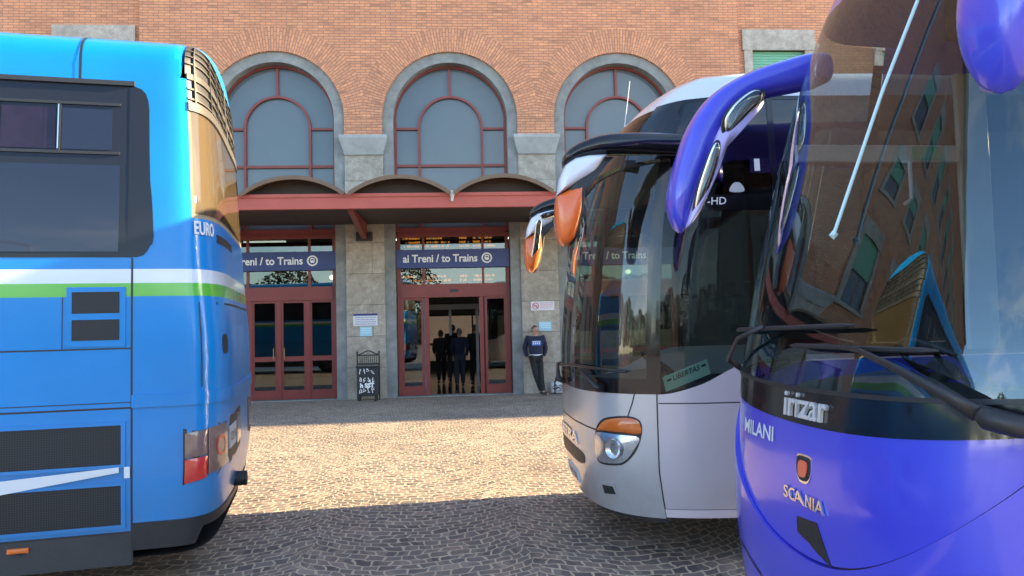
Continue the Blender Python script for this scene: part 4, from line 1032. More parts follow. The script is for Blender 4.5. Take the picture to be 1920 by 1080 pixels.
    # name card behind the door window
    cdp = spatch('destination_card', sh, M['cardgreen'], e, [(1.395, 1.31), (1.72, 1.435), (1.745, 1.33), (1.42, 1.205)], off=-.03, rim=.006, smooth=False)
    surf_text(sh, 'LIBERTAS', 1.475, 1.665, 1.285, 1.325, M['dark'], cdp, -.026, 0, .01, slope=.39)
    groove(MB(), sh, [(1.43, 1.285), (1.46, 1.297)], .008, -.026).build('arrow', M['dark'], cdp, fixn=False); groove(MB(), sh, [(1.68, 1.385), (1.71, 1.397)], .008, -.026).build('arrow', M['dark'], cdp, fixn=False)
    # mirrors
    for g_ in (-1, 1):
        y = g_ * 1.27
        m = empty('mirror', (0, 0, 0)); m.parent = e
        pts = [(-1.02, g_ * 1.235, 2.985), (-.62, g_ * 1.25, 2.985), (-.35, g_ * 1.27, 2.985), (-.12, y, 2.975), (.05, y, 2.93), (.13, y, 2.88), (.16, y, 2.83)]
        a, r = densify(pts, [(.075, .035), (.08, .055), (.08, .08), (.072, .10), (.055, .10), (.04, .10), (.01, .06)]); sweep(MB(), a, r).build('arm', M['blackgloss'], m, smooth=True)
        out = [(-.15, 2.90), (-.01, 2.885), (.15, 2.83), (.215, 2.68), (.235, 2.48), (.225, 2.34), (.18, 2.265), (.125, 2.33), (.09, 2.48), (.055, 2.68), (-.02, 2.77), (-.12, 2.865)]
        blob(MB(), [(x - .045, z - .005) for x, z in out], y, .112).build('black_back', M['black'], m, smooth=True)
        up = [(-.15, 2.90), (-.01, 2.895), (.09, 2.875), (.16, 2.825), (.205, 2.72), (.222, 2.612), (.12, 2.668), (.018, 2.728), (-.06, 2.78), (-.12, 2.868)]
        dn = [(.222, 2.610), (.235, 2.53), (.237, 2.44), (.227, 2.34), (.208, 2.28), (.18, 2.255), (.15, 2.262), (.105, 2.31), (.065, 2.42), (.035, 2.53), (.018, 2.725), (.12, 2.666)]
        blob(MB(), up, y, .13, smooth=False, pw=.22).build('white_shell', M['mirwhite'], m, auto=50)
        blob(MB(), dn, y, .13, smooth=False, pw=.22).build('orange_shell', M['orange'], m, auto=50)
        for nm_, ol in (('mirror_glass', [(.195, 2.29), (.15, 2.285), (.105, 2.42), (.075, 2.62), (.065, 2.78), (.12, 2.77), (.155, 2.55)]), ('wide_mirror_glass', [(.05, 2.80), (.08, 2.85), (-.01, 2.885), (-.11, 2.90), (-.12, 2.865), (-.04, 2.82)])):
            cx = sum(p[0] for p in ol) / len(ol); tl = -g_ * .35
            blob(MB(), ol, y - g_ * .135 - tl * cx, .014, pw=.5, tilt=tl, tz=-g_ * .28).build(nm_, M['mirror'], m, smooth=True)
    # wipers resting at the foot of the screen
    for s0, s1, sp, nm_ in ((-.75, .35, -.35, 0), (.15, 1.15, .62, 1)):
        wv_ = empty('wiper', (0, 0, 0)); wv_.parent = e
        b_ = MB(); b_.tube([tuple(sh.P(s, 1.36 + .02 * math.sin(s * 3), .035)) for s in np.linspace(s0, s1, 14)], .011, 6); b_.build('blade', M['black'], wv_)
        b_ = MB(); mid = (s0 + s1) / 2; b_.tube([tuple(sh.P(sp + .3, 1.22, .02)), tuple(sh.P(sp + .3, 1.23, .07)), tuple(sh.P(mid, 1.36, .055))], [.03, .024, .012], 8); b_.build('arm', M['black'], wv_, smooth=True)
    # cabin
    front_cabin(e, sh, 1.20, -.05, [(-1.9, -.75, .55), (-2.5, .75, .85), (-2.5, .3, .85), (-3.3, .75, .85), (-3.3, .3, .85), (-3.3, -.75, .85), (-3.3, -.3, .85), (-4.1, .75, .85), (-4.1, -.75, .85)], 3.34, 1.19, -.6)
    c = MB(); V = []; 
    for i in range(25):
        t = i / 24; V += [(-1.55 - .25 * t, 1.02 + .03 * math.sin(i * 1.9), z) for z in (2.5, 1.9 - .0 * t, 1.55)]
    c.add(V, [(i * 3 + j, i * 3 + 3 + j, i * 3 + 4 + j, i * 3 + 1 + j) for i in range(24) for j in (0, 1)]); c.build('curtain', M['curtain'], e, smooth=True)
    MB().box(-.9, -.35, -1.0, 1.0, 2.88, 2.93).build('cabin_shelf', M['trim'], e)
    # aerial
    p = sh.P(.25, 3.39, 0.); b_ = MB(); b_.tube([tuple(p), (p[0] - .06, p[1], p[2] + .02)], .012, 6); b_.tube([tuple(p), (p[0] - .06, p[1] + .0, p[2] + .40)], [.004, .0025], 6); b_.build('aerial', M['offwhite'], e)
    for x in (-2.95, -8.0): wheel(e, x, 1.10, 1); wheel(e, x, -1.10, -1)
    return e
M['cardgreen'] = plain('pale green card', (.36, .55, .47), .5, var=.1, scale=14)
white_coach()

# ---------------------------------------------------------------- the violet coach
def violet_coach():
    sh = violet; e = empty('violet_coach', tuple(sh.o), sh.ang, 'violet blue coach nearest the camera at the right, with a huge curved windscreen', 'coach', 'coaches parked in the forecourt')
    L = sh.L; TAIL = L + 8.6; SM = 1.55
    B_ = lambda s: 1.275 + .075 * min(abs(s) / .95, 1.6) ** 2
    G_ = lambda s: 1.415 + .035 * min(abs(s) / .95, 1.6) ** 2
    seam = lambda s: .765 + .40 * min(abs(s) / .9, 1.3) ** 2.1
    sband('hood_panel', sh, M['violet'], e, -1.25, 1.25, seam, (lambda s: B_(s)), 80, 22, 0, .03)
    sband('bumper', sh, M['violet'], e, -SM, SM, .30, (lambda s: min(seam(s), B_(s)) - .006), 90, 20, .018, .05)
    sband('bumper_gap', sh, M['black'], e, -1.3, 1.3, (lambda s: seam(s) - .02), (lambda s: seam(s) + .02), 70, 2, -.012)
    sband('chin', sh, M['violet'], e, -SM, SM, .2, .3, 50, 3, .0)
    for g_ in (-1, 1):
        q = np.linspace(1.25, SM, 8); q = q if g_ > 0 else -q[::-1]
        sband('corner_panel', sh, M['violet'], e, 0, 0, (lambda s: min(seam(s), B_(s)) - .006), B_, 0, 10, .006, .03, ss=q)
        q = np.concatenate([np.linspace(SM, 3, 20), np.linspace(3.3, TAIL, 16)]); q = q if g_ > 0 else -q[::-1]
        sband('side_panel', sh, M['violet'], e, 0, 0, .30, 1.46, 0, 14, ss=q)
        for k in range(5):
            w_ = np.linspace(2.0 + k * 1.75, 2.0 + k * 1.75 + 1.72, 6); w_ = w_ if g_ > 0 else -w_[::-1]
            sband('side_window', sh, M['buswin'], e, 0, 0, 1.47, 3.15, 0, 10, -.003, ss=w_)
        sband('pillar_trim', sh, M['blackgloss'], e, *sorted((g_ * 1.90, g_ * 2.0)), 1.46, 3.2, 3, 14, .001)
        d = groove(MB(), sh, [(g_ * SM, .3), (g_ * SM, 1.4)], .005, .003); d.build('panel_gap', M['black'], e, fixn=False)
        hl = spatch('headlight', sh, M['lampbody'], e, [(g_ * a, b) for a, b in ((1.15, .62), (1.2, .85), (1.3, 1.0), (1.42, 1.05), (1.45, .9), (1.35, .68))], off=.024, dome=.01)
        spatch('lens', sh, M['lampglass'], hl, [(g_ * a, b) for a, b in ((1.15, .62), (1.2, .85), (1.3, 1.0), (1.42, 1.05), (1.45, .9), (1.35, .68))], off=.032, dome=.03)
        d = MB(); pts = [(g_ * a, b) for a, b in ((.35, .36), (.42, .56), (.62, .62), (1.1, .62), (1.25, .5), (1.25, .36))]
        groove(d, sh, pts + [pts[0]], .006, .0215); d.build('fog_panel_gap', M['black'], e, fixn=False)
    sband('belt_mask', sh, M['blackgloss'], e, -SM, SM, B_, G_, 80, 4, .003, .03)
    sband('windscreen_ledge', sh, M['black'], e, -SM, SM, (lambda s: G_(s) - .006), (lambda s: G_(s) + .010), 80, 2, .010, .03)
    sband('windscreen', sh, M['screenv'], e, -1.90, 1.90, (lambda s: min(G_(s), 1.46) + .01), 3.30, 110, 30)
    qs = np.concatenate([np.linspace(-TAIL, -SM, 14), np.linspace(-SM, SM, 50)[1:-1], np.linspace(SM, TAIL, 14)])
    sband('roof', sh, M['violet'], e, 0, 0, 3.30, sh.zs + 1.0, 0, 24, ss=qs, auto=60)
    for g_ in (-1, 1):
        q = np.linspace(2.0, TAIL, 20); q = q if g_ > 0 else -q[::-1]; sband('roof_rail', sh, M['violet'], e, 0, 0, 3.15, 3.31, 0, 3, .002, ss=q)
    closing(e, sh, M['violet'], TAIL)
    spatch('tow_cover', sh, M['black'], e, [(.075 - .12, .905), (.10, .915), (.20, .775), (.10, .80), (-.045, .845)], off=.003, rim=.01, smooth=False)
    surf_text(sh, 'irizar', -.155, .175, 1.30, 1.40, M['chromelet'], e, .005, .014, .010, 'maker_lettering')
    surf_text(sh, 'MILANI', -.62, -.27, 1.17, 1.235, M['offwhite'], e, .003, 0, .02, 'operator_lettering')
    surf_text(sh, 'SCANIA', -.145, .165, .965, 1.015, M['chrome'], e, .004, .008, .012, 'chassis_lettering', slope=-.03)
    cr = spatch('crest', sh, M['chrome'], e, [(-.05, 1.145), (-.04, 1.155), (.0, 1.16), (.045, 1.155), (.05, 1.145), (.045, 1.08), (.0, 1.045), (-.045, 1.08)], off=.004, rim=.01)
    spatch('crest_field', sh, M['dark'], cr, [(-.042, 1.14), (.0, 1.152), (.042, 1.14), (.037, 1.085), (.0, 1.055), (-.037, 1.085)], off=.007, rim=.004)
    b_ = MB(); patch(b_, sh, [(-.02, 1.09), (-.022, 1.115), (-.005, 1.135), (.02, 1.13), (.022, 1.105), (.01, 1.075), (-.01, 1.07)], off=.010, rim=.004); b_.build('crest_animal', M['lampred'], cr, fixn=False)
    # mirrors hanging forward from the top corners
    for g_ in (-1, 1):
        m = empty('mirror', (.20 if g_ > 0 else .065, 0, 0)); m.parent = e; y = g_ * 1.30
        pts = [(-.92, g_ * 1.20, 3.17), (-.86, g_ * 1.23, 3.165), (-.76, g_ * 1.26, 3.15), (-.52, y, 3.09), (-.32, y, 2.97), (-.20, y, 2.81), (-.11, y, 2.62), (-.05, y, 2.46), (-.03, y, 2.35), (-.035, y, 2.26), (-.04, y, 2.22)]
        a, r = densify(pts, [(.085, .09), (.10, .11), (.098, .12), (.085, .125), (.09, .125), (.095, .125), (.085, .125), (.07, .12), (.055, .10), (.032, .07), (.008, .02)], 6)
        hs = sweep(MB(), a, r, 20).build('housing', M['violet'], m, smooth=True)
        li = [(-.05, 2.235), (-.15, 2.38), (-.225, 2.56), (-.26, 2.68), (-.32, 2.76), (-.46, 2.88), (-.54, 2.97), (-.50, 3.04), (-.36, 2.97), (-.25, 2.82), (-.17, 2.62), (-.09, 2.40)]
        blob(MB(), li, y - g_ * .06, .088, pw=.25).build('inner_shell', M['violetin'], m, smooth=True)
        for nm_, ol in (('main_mirror_glass', [(-.085, 2.335), (-.13, 2.345), (-.19, 2.50), (-.22, 2.64), (-.215, 2.70), (-.18, 2.69), (-.135, 2.57), (-.10, 2.45)]), ('wide_mirror_glass', [(-.27, 2.79), (-.31, 2.78), (-.40, 2.86), (-.49, 2.95), (-.50, 3.01), (-.43, 3.01), (-.33, 2.94), (-.27, 2.86)])):
            cx = sum(p[0] for p in ol) / len(ol); tl = -g_ * .25
            blob(MB(), ol, y - g_ * .155 - tl * cx, .014, pw=.5, tilt=tl, tz=-g_ * .28).build(nm_, M['mirror'], m, smooth=True)
            cz = sum(p[1] for p in ol) / len(ol)
            blob(MB(), [(cx + (p[0] - cx) * 1.16, cz + (p[1] - cz) * 1.09) for p in ol], y - g_ * .145 - tl * cx, .012, pw=.4, tilt=tl, tz=-g_ * .28).build('glass_rim', M['black'], m, smooth=True)
    # wipers
    w1 = empty('wiper', (0, 0, 0)); w1.parent = e
    def P_(s, w_, o): return tuple(sh.P(s, w_, o))
    MB().tube([P_(s, 1.585, .045) for s in np.linspace(-.10, .72, 16)], [.004] + [.010] * 14 + [.004], 6).build('blade', M['black'], w1)
    a_ = MB(); a_.tube([P_(.30, 1.585, .06), P_(.42, 1.575, .075), P_(.62, 1.52, .09), P_(.80, 1.45, .10), P_(.87, 1.41, .09)], [.008, .011, .015, .02, .027], 8, ax=.5)
    a_.build('arm', M['black'], w1, smooth=True)
    a_ = MB(); a_.tube([P_(.86, 1.415, .05), P_(.90, 1.40, .10), P_(.97, 1.385, .10), P_(1.02, 1.38, .06)], [.024, .034, .033, .02], 12); a_.build('pivot_cover', M['black'], w1, smooth=True)
    w2 = empty('wiper', (0, 0, 0)); w2.parent = e
    MB().tube([P_(s, 1.66 + .015 * s, .045) for s in np.linspace(-.95, .34, 18)], [.004] + [.010] * 16 + [.004], 6).build('blade', M['black'], w2)
    MB().tube([P_(-.35, 1.66, .06), P_(-.6, 1.60, .08), P_(-.9, 1.49, .08), P_(-1.1, 1.43, .05)], [.010, .012, .016, .02], 8, ax=.6).build('arm', M['black'], w2, smooth=True)
    # cabin
    front_cabin(e, sh, 1.36, -.12, [(-2.1, -.75, .6), (-3.2, .75, .9), (-3.2, .3, .9), (-3.2, -.75, .9), (-4.0, .75, .9), (-4.0, -.75, .9)], 3.32, 1.3, -.6)
    MB().box(-1.62, -.62, -1.16, -1.12, 2.60, 2.70, .008).build('luggage_rail', M['grey'], e)
    MB().box(-1.50, -1.32, -1.118, -1.112, 2.61, 2.69).build('green_label', M['green'], e)
    MB().box(-1.86, -1.66, -1.20, -1.165, 1.5, 3.15, .01).build('door_pillar', M['beige'], e)
    MB().tube([(-1.25, -1.1, 2.35), (-1.25, -1.04, 2.37), (-1.25, -1.04, 2.58), (-1.25, -1.1, 2.60)], .012, 8).build('grab_handle', M['grey'], e)
    p0 = sh.P(.34, 3.10, .05); p1 = sh.P(.10, 2.02, .05)
    b_ = MB(); b_.tube([tuple(p1), tuple(sh.P(.22, 2.56, .045)), tuple(p0), tuple(sh.P(.38, 3.3, .04))], .007, 8); b_.lathe([(0, -.02), (.018, 0), (0, .02)], 10, tuple(p1)); b_.build('pull_rod', M['palerod'], e)
    for x in (-2.95, -8.0): wheel(e, x, 1.10, 1); wheel(e, x, -1.10, -1)
    return e
M['beige'] = plain('beige cabin panel', (.42, .41, .36), .6)
M['palerod'] = plain('pale blue rod', (.50, .72, .80), .3, var=.02)
violet_coach()

# ---------------------------------------------------------------- the blue coach (we see its tail)
def blue_coach():
    sh = blue; e = empty('blue_coach', tuple(sh.o), sh.ang, 'bright blue coach at the left with white and green stripes, seen from its rear corner', 'coach', 'coaches parked in the forecourt')
    L = sh.L; TAIL = L + 8.6; SS = 1.665
    rear = np.linspace(-SS, SS, 72)
    def sides(n=26, a=SS, b=TAIL): 
        q = np.concatenate([np.linspace(a, 3.2, 16), np.linspace(3.5, b, n - 10)]); return q, -q[::-1]
    # tail
    sband('bumper', sh, M['blue'], e, 0, 0, .53, 1.25, 0, 12, .0, ss=rear)
    sband('bumper_skirt', sh, M['black'], e, 0, 0, (lambda s: .36 + (.10 if abs(s) < 1.2 else 0)), (lambda s: .53), 0, 5, .006, .04, ss=rear)
    sband('rear_panel', sh, M['blue'], e, 0, 0, 1.33, 1.955, 0, 12, ss=rear)
    sband('rear_ledge', sh, M['blue'], e, 0, 0, 1.25, 1.33, 0, 5, .012, .02, ss=rear)
    sband('green_stripe', sh, M['gpaint'], e, 0, 0, 1.955, 2.04, 0, 2, ss=rear); sband('white_stripe', sh, M['wpaint'], e, 0, 0, 2.04, 2.13, 0, 2, ss=rear)
    sband('upper_rear_panel', sh, M['blue'], e, 0, 0, 2.13, 2.47, 0, 8, ss=rear)
    for g_ in (-1, 1):
        q = np.linspace(1.27, SS, 10); q = q if g_ > 0 else -q[::-1]
        sband('corner_post', sh, M['blue'], e, 0, 0, 2.47, sh.zs, 0, 18, ss=q)
    sband('rear_window', sh, M['blind'], e, -1.27, 1.27, 2.47, 3.22, 50, 8, -.004)
    sband('rear_glass', sh, M['cleargl'], e, -1.25, 1.25, 2.50, 3.20, 50, 8, .004)
    gr = sband('roof_grille_back', sh, M['dark'], e, -1.28, 1.28, 3.22, sh.zs + .43, 50, 8, -.008)
    b_ = MB()
    for w_ in list(np.linspace(3.28, sh.zs, 3)) + [sh.zs + k for k in (.07, .15, .25, .38)]:
        shell_band(b_, sh, -1.27, 1.27, w_ - .0, w_ + .012, 50, 1, .006, .03)
    for s in np.linspace(-1.2, 1.2, 9): shell_band(b_, sh, s - .006, s + .006, 3.24, sh.zs + .4, 2, 8, .010, .03)
    b_.build('louvre', M['louvre'], gr, fixn=False)
    sband('grille_lower_edge', sh, M['louvre'], e, -1.27, 1.27, 3.20, 3.26, 50, 2, .012, .03)
    qs = np.concatenate([-np.linspace(SS, TAIL, 14)[::-1], np.linspace(-SS, SS, 60)[1:-1], np.linspace(SS, TAIL, 14)])
    rb = np.array([s for s in qs])
    sband('roof', sh, M['blue'], e, 0, 0, (lambda s: sh.zs if abs(s) > 1.27 else sh.zs + .42), sh.zs + 1.0, 0, 22, ss=rb, auto=50)
    # flanks
    for g_ in (-1, 1):
        q = sides()[0 if g_ > 0 else 1]
        sband('flank_panel', sh, M['blue'], e, 0, 0, 1.25, 1.955, 0, 10, ss=q); sband('flank_green_stripe', sh, M['gpaint'], e, 0, 0, 1.955, 2.04, 0, 2, ss=q); sband('flank_white_stripe', sh, M['wpaint'], e, 0, 0, 2.04, 2.13, 0, 2, ss=q)
        sband('window_sill', sh, M['blue'], e, 0, 0, 2.13, 2.205, 0, 2, ss=q); sband('cant_rail', sh, M['blue'], e, 0, 0, 3.34, sh.zs, 0, 3, ss=q)
        sband('skirt', sh, M['skirt'], e, 0, 0, .27, .47, 0, 4, .0, ss=q); sband('lower_panel', sh, M['blue'], e, 0, 0, .47, 1.25, 0, 10, ss=q)
        # window wedge that rounds the corner
        q = np.linspace(1.585, 1.70, 10)
        def wl(s, g_=g_): t = min(max((1.60 - abs(s)) / .10 + .0, 0), 1); return 0
        pol = [(g_ * a, b) for a, b in ((1.692, 2.206), (1.692, 3.338), (1.665, 3.335), (1.625, 3.32), (1.598, 3.29), (1.582, 3.24), (1.576, 3.18), (1.57, 2.9), (1.557, 2.5), (1.552, 2.34), (1.558, 2.29), (1.575, 2.25), (1.60, 2.22), (1.635, 2.208))]
        spatch('corner_window', sh, M['darkwin'], e, pol, off=.006, rim=.01, smooth=False)
        fr = MB()
        win = [(1.685 + k * 1.62, 1.685 + k * 1.62 + 1.60) for k in range(5)]
        bd = MB()
        for k, (a, b) in enumerate(win):
            qq = np.linspace(a, b, 5); qq = qq if g_ > 0 else -qq[::-1]
            wn_ = sband('window', sh, M['darkwin'], e, 0, 0, 2.205, 3.34, 0, 12, .004, .02, ss=qq)
            A, B2 = (a + .06, b - .06)
            for (x0, x1, z0, z1, nm_, mt) in ((A + .0, B2 - .0, 2.24, 2.80, 'lower_pane', 'bluewin'), (A + .05, A + .34, 2.90, 3.17, 'sliding_pane', 'bluewin'), (A + .375, A + .68, 2.90, 3.17, 'sliding_pane', 'bluewin2'), (A + .72, B2, 2.90, 3.17, 'sliding_pane', 'bluewin')):
                q2 = np.linspace(x0, x1, 5); q2 = q2 if g_ > 0 else -q2[::-1]; sband(nm_, sh, M[mt], wn_, 0, 0, z0, z1, 0, 6, .008, .004, ss=q2)
            f2 = MB()
            for z in (2.87, 3.195): shell_band(f2, sh, 0, 0, z, z + .018, 0, 1, .014, .01, ss=np.linspace(g_ * A, g_ * B2, 4) if g_ > 0 else np.linspace(-B2, -A, 4))
            for x in (A + .345, A + .69): shell_band(f2, sh, *sorted((g_ * x, g_ * (x + .02))), 2.89, 3.195, 1, 6, .014, .01)
            f2.build('slider_frame', M['black'], wn_, fixn=False)
            groove(groove(MB(), sh, [(g_ * (A + .358), 2.9), (g_ * (A + .358), 3.19)], .003, .017), sh, [(g_ * (A + .70), 2.9), (g_ * (A + .70), 3.19)], .004, .017).build('bright_edge', M['chrome'], wn_, fixn=False)
        b_ = MB(); q = sides()[0 if g_ > 0 else 1]; shell_band(b_, sh, 0, 0, 3.335, 3.365, 0, 2, .022, .03, ss=q); b_.build('rain_gutter', M['dark'], e, fixn=False)
        d = MB(); T9 = g_ * 8
        groove(d, sh, [(g_ * SS, .28), (g_ * SS, 2.2)], .006); groove(d, sh, [(g_ * SS, 1.625), (T9, 1.625)], .005); groove(d, sh, [(g_ * SS, 1.25), (T9, 1.25)], .006); groove(d, sh, [(g_ * SS, 1.285), (T9, 1.285)], .003); groove(d, sh, [(g_ * SS, .475), (T9, .475)], .006)
        groove(d, sh, [(g_ * 2.06, 1.625), (g_ * 2.06, 1.955)], .003)
        groove(d, sh, [(g_ * 1.99, 3.37), (g_ * 1.995, sh.zs + .5), (g_ * 2.0, sh.zs + .9)], .008, .004)
        d.build('panel_gap', M['black'], e, fixn=False)
        # ventilation panel with two meshed openings
        R4 = lambda a, b, c, d_: [(g_ * a, c), (g_ * a, d_), (g_ * b, d_), (g_ * b, c)]
        vp = spatch('vent_panel', sh, M['blue'], e, R4(2.035, 1.70, 1.64, 2.015), off=.008, rim=.012, smooth=False)
        for z0, z1 in ((1.68, 1.81), (1.85, 1.985)): spatch('vent_mesh', sh, M['mesh'], vp, R4(2.005, 1.735, z0, z1), off=.011, rim=.004, smooth=False)
        # two long radiator meshes
        for z0, z1 in ((.90, 1.145), (.525, .77)):
            ms = sband('radiator_mesh', sh, M['mesh'], e, *sorted((g_ * 1.725, g_ * 2.95)), z0, z1, 8, 4, .003)
            f2 = MB()
            for a, b, c, d_ in ((1.70, 2.97, z1, z1 + .022), (1.70, 2.97, z0 - .022, z0), (1.70, 1.725, z0, z1), (2.95, 2.97, z0, z1)): shell_band(f2, sh, *sorted((g_ * a, g_ * b)), c, d_, 6, 2, .010, .012)
            f2.build('mesh_frame', M['blue'], ms, fixn=False)
            pr = MB()
            for zz in np.linspace(z0 + .06, z1 - .05, 2): pr.tube([tuple(sh.P(g_ * s, zz, -.05)) for s in np.linspace(1.8, 2.9, 6)], .012, 6)
            pr.build('pipe', M['dark'], ms)
        # white flash across the lower panel
        pol = [(g_ * 1.70, .80), (g_ * 1.70, .875), (g_ * 2.0, .855), (g_ * 2.4, .83), (g_ * 2.9, .79), (g_ * 3.5, .72), (g_ * 3.5, .62), (g_ * 2.9, .71), (g_ * 2.4, .775), (g_ * 2.0, .815)]
        V = []; 
        sA = np.linspace(1.735, 3.6, 24); lo = lambda s: .852 - .135 * (s - 1.735); hi = lambda s: .885 - .06 * (s - 1.735)
        q = sA if g_ > 0 else -sA[::-1]
        sband('white_flash', sh, M['wpaint'], e, 0, 0, (lambda s: lo(abs(s))), (lambda s: hi(abs(s))), 0, 3, .0155, .002, ss=q)
        sband('white_flash_end', sh, M['wpaint'], e, *sorted((g_ * 1.672, g_ * 1.705)), .815, .885, 3, 2, .0155, .002)
        mk = spatch('side_marker', sh, M['lampor'], e, R4(2.35, 2.235, .405, .435), off=.014, dome=.008, smooth=False)
        MB().tube([tuple(sh.P(g_ * 2.30, .398, .012)), tuple(sh.P(g_ * 2.27, .398, .012))], .006, 6).build('screw', M['dark'], mk)
    # tail lamps, plate, exhaust, badges, handle
    for g_ in (-1, 1):
        spatch('lamp_recess', sh, M['dark'], e, [(g_ * 1.365, .74), (g_ * 1.365, 1.10), (g_ * .35, 1.16), (g_ * .35, .87)], off=.002, rim=.004, smooth=False)
        tl = spatch('tail_lamp', sh, M['lampred'], e, [(g_ * 1.355, .75), (g_ * 1.355, .90), (g_ * 1.22, .915), (g_ * 1.22, .775)], off=.012, smooth=False, dome=.004)
        spatch('brake_lens', sh, M['lampdim'], tl, [(g_ * 1.355, .91), (g_ * 1.355, 1.07), (g_ * 1.22, 1.085), (g_ * 1.22, .925)], off=.012, smooth=False, dome=.004)
        rl = spatch('reversing_lamp', sh, M['lampdim'], e, [(g_ * 1.21, .79), (g_ * 1.21, 1.09), (g_ * .98, 1.11), (g_ * .98, .83)], off=.012, smooth=False, dome=.004)
        d = MB(); cs, cw = g_ * 1.09, .965
        groove(d, sh, [(cs + .06 * math.cos(a), cw + .06 * math.sin(a)) for a in np.linspace(0, 2 * math.pi, 17)], .008, .02, 2); d.build('ring_reflector', M['lampred'], rl, fixn=False)
        spatch('indicator_lens', sh, M['lampdim'], e, [(g_ * .62, .90), (g_ * .62, 1.13), (g_ * .38, 1.14), (g_ * .38, .92)], off=.010, smooth=False, dome=.004)
    pl_ = spatch('number_plate', sh, M['grey'], e, [(-.93, .91), (-.93, 1.06), (-.68, 1.075), (-.68, .93)], off=.012, rim=.01, smooth=False)
    surf_text(sh, 'CB 593', -.91, -.70, .96, 1.02, M['dark'], pl_, .016, 0, .0, slope=.05)
    b_ = MB(); pe = sh.P(-.35, .62, .02); b_.M = Matrix.Translation((pe[0] - .16, pe[1] - .0, .60)); b_.lathe([(.05, 0), (.055, .0), (.055, .22), (.042, .22), (.04, .02)], 20, axis='x'); b_.build('exhaust_pipe', M['dark'], e, auto=40)
    surf_text(sh, 'EURO', -1.26, -1.06, 2.36, 2.45, M['offwhite'], e, .006, .006, .02, 'badge_lettering')
    sl_ = spatch('air_slot', sh, M['black'], e, [(-.98, 2.33), (-.98, 2.39), (-.30, 2.39), (-.30, 2.33)], off=.003, rim=.004, smooth=False)
    hd = spatch('engine_lock', sh, M['black'], e, [(-1.02, 1.58), (-1.02, 1.69), (-.93, 1.69), (-.93, 1.58)], off=.004, rim=.005)
    d = groove(MB(), sh, [(-1.25, 1.91), (1.25, 1.91)], .008); groove(d, sh, [(-1.25, 1.91), (-1.25, 1.36)], .005); groove(d, sh, [(1.25, 1.91), (1.25, 1.36)], .005); d.build('hatch_gap', M['black'], e, fixn=False)
    closing(e, sh, M['blue'], TAIL)
    for x in (-3.3, -8.3): wheel(e, x, 1.10, 1); wheel(e, x, -1.10, -1)
    return e
def meshmat():
    m, n, b = newmat('perforated mesh'); co = objco(n); sp = N(n, 'ShaderNodeSeparateXYZ'); n.links.new(co, sp.inputs[0])
    def st(o, k): return math_(n, 'GREATER_THAN', math_(n, 'MODULO', math_(n, 'ADD', math_(n, 'MULTIPLY', o, k), 5000), 1), .62)
    f = math_(n, 'MAXIMUM', st(sp.outputs[0], 70), st(sp.outputs[2], 70))
    n.links.new(mixc(n, f, (.001, .001, .001), (.022, .022, .025)), b.inputs['Base Color']); b.inputs['Roughness'].default_value = .6
    return m
M['mesh'] = meshmat()
M['skirt'] = plain('scuffed grey skirt', (.035, .036, .038), .5, var=.4, scale=3, bmp=.15)
M['louvre'] = plain('brown grey louvre', (.035, .032, .028), .6, var=.2)
M['greyblue'] = plain('dusty louvre grey', (.22, .26, .27), .6, var=.2)
M['darkwin'] = plain('dark window border', (.016, .020, .030), .12, var=.05, spec=.22)
M['bluewin'] = plain('dark bluish pane', (.012, .016, .035), .03, var=.2, scale=1.5, spec=.5)
M['bluewin2'] = plain('plum dark pane', (.02, .012, .028), .05, var=.6, scale=6, spec=.35)
M['cleargl'] = glass('rear glass over blind', (.44, .43, .40), .04)
blue_coach()

# ================================================================ BEHIND THE CAMERA (mirrored in the glass)
rnd = random.Random(11)
def tree_proto(loc, label):
    e = empty('tree', loc, 0, label, 'tree', 'trees across the square')
    t = MB(); t.tube([(0, 0, 0), (.1, 0, 1.5), (0, .1, 3.2), (.1, 0, 5.5)], [.28, .2, .15, .05], 8)
    for k in range(9):
        a = rnd.uniform(0, 6.28); z = rnd.uniform(2.2, 4.5); r = rnd.uniform(1.6, 2.8); t.tube([(0, 0, z), (r * .5 * math.cos(a), r * .5 * math.sin(a), z + .9), (r * math.cos(a), r * math.sin(a), z + 2.0)], [.09, .06, .02], 6)
    t.build('trunk', M['bark'], e)
    c = MB()
    for k in range(2600):
        a = rnd.uniform(0, 6.28); z = rnd.uniform(2.4, 8.5); rr = 3.3 * math.sqrt(max(0, 1 - ((z - 5.4) / 3.3) ** 2)) * rnd.uniform(.35, 1) ** .5 * (1 + .25 * math.sin(a * 3 + z)); x, y = rr * math.cos(a), rr * math.sin(a); s = rnd.uniform(.08, .22)
        d1 = Vector((rnd.gauss(0, 1), rnd.gauss(0, 1), rnd.gauss(0, 1))).normalized() * s; d2 = Vector((rnd.gauss(0, 1), rnd.gauss(0, 1), rnd.gauss(0, 1))).normalized() * s; p = Vector((x, y, z))
        c.add([tuple(p - d1), tuple(p + d2), tuple(p + d1), tuple(p - d2)], [(0, 1, 2, 3)])
    c.build('crown', M['leaf'], e, fixn=False); return e
tp = None
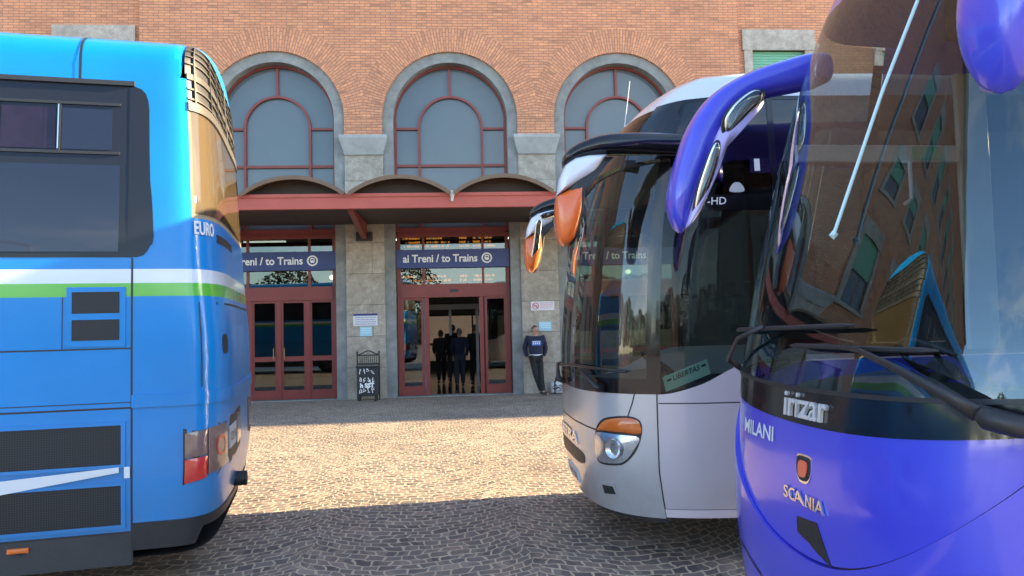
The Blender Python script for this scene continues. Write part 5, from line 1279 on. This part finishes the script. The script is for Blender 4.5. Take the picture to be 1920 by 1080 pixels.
for i in range(18):
    x = -52 + i * 6.2 + rnd.uniform(-1.5, 1.5); y = -58 + rnd.uniform(-6, 6); s = rnd.uniform(.8, 1.15)
    lb = 'dark leafy tree across the square behind the viewer'
    if tp is None: tp = tree_proto((x, y, 0), lb); t_ = tp
    else: t_ = copy_tree(tp)
    t_.location = (x, y, 0); t_.scale = (s * 1.15, s * 1.15, s); t_.rotation_euler = (0, 0, rnd.uniform(0, 6))
for i in range(12):  # left row added out of view to keep horizon glow off the coach glass
    t_ = copy_tree(tp); x, y, s = -46 + rnd.uniform(-4, 4), -52 + i * 5.6, rnd.uniform(.85, 1.2); t_.location = (x, y, 0); t_.scale = (s, s, s * .95); t_.rotation_euler = (0, 0, rnd.uniform(0, 6))
e = empty('screen_hedge', (0, -46, 0), 0, 'unseen leafy screen added behind the viewer to darken reflections', 'screen_hedge'); c = MB()  # made-up greenery, added only to darken what the coach glass mirrors
for k in range(9000):
    x = rnd.uniform(-70, 70); z = rnd.uniform(0, 3.1 + .4 * math.sin(x * .7) + .3 * math.sin(x * 2.1)); s_ = rnd.uniform(.15, .35); p = Vector((x, rnd.uniform(-1, 1), z))
    d1 = Vector((rnd.gauss(0, 1), rnd.gauss(0, .4), rnd.gauss(0, 1))).normalized() * s_; d2 = Vector((rnd.gauss(0, 1), rnd.gauss(0, .4), rnd.gauss(0, 1))).normalized() * s_
    c.add([tuple(p - d1), tuple(p + d2), tuple(p + d1), tuple(p - d2)], [(0, 1, 2, 3)])
c.build('foliage', M['leaf'], e, fixn=False); c = MB(); c.box(-70, 70, -.6, .6, 0, 2.7); c.build('screen_core', M['bark'], e)
e = empty('street_lamp', (-4.5, -24, 0), 0, 'tall street lamp across the square behind the viewer', 'street lamp')
MB().tube([(0, 0, 0), (0, 0, 3), (0, 0, 7.4)], [.09, .07, .045], 10).build('pole', M['grey'], e)
b_ = MB(); b_.tube([(0, 0, 7.4), (-.5, 0, 7.55), (-1.3, 0, 7.6)], .04, 8); b_.build('arm', M['grey'], e)
b_ = MB(); b_.box(-1.9, -1.2, -.14, .14, 7.52, 7.64, .04); b_.build('lamp_head', M['grey'], e)
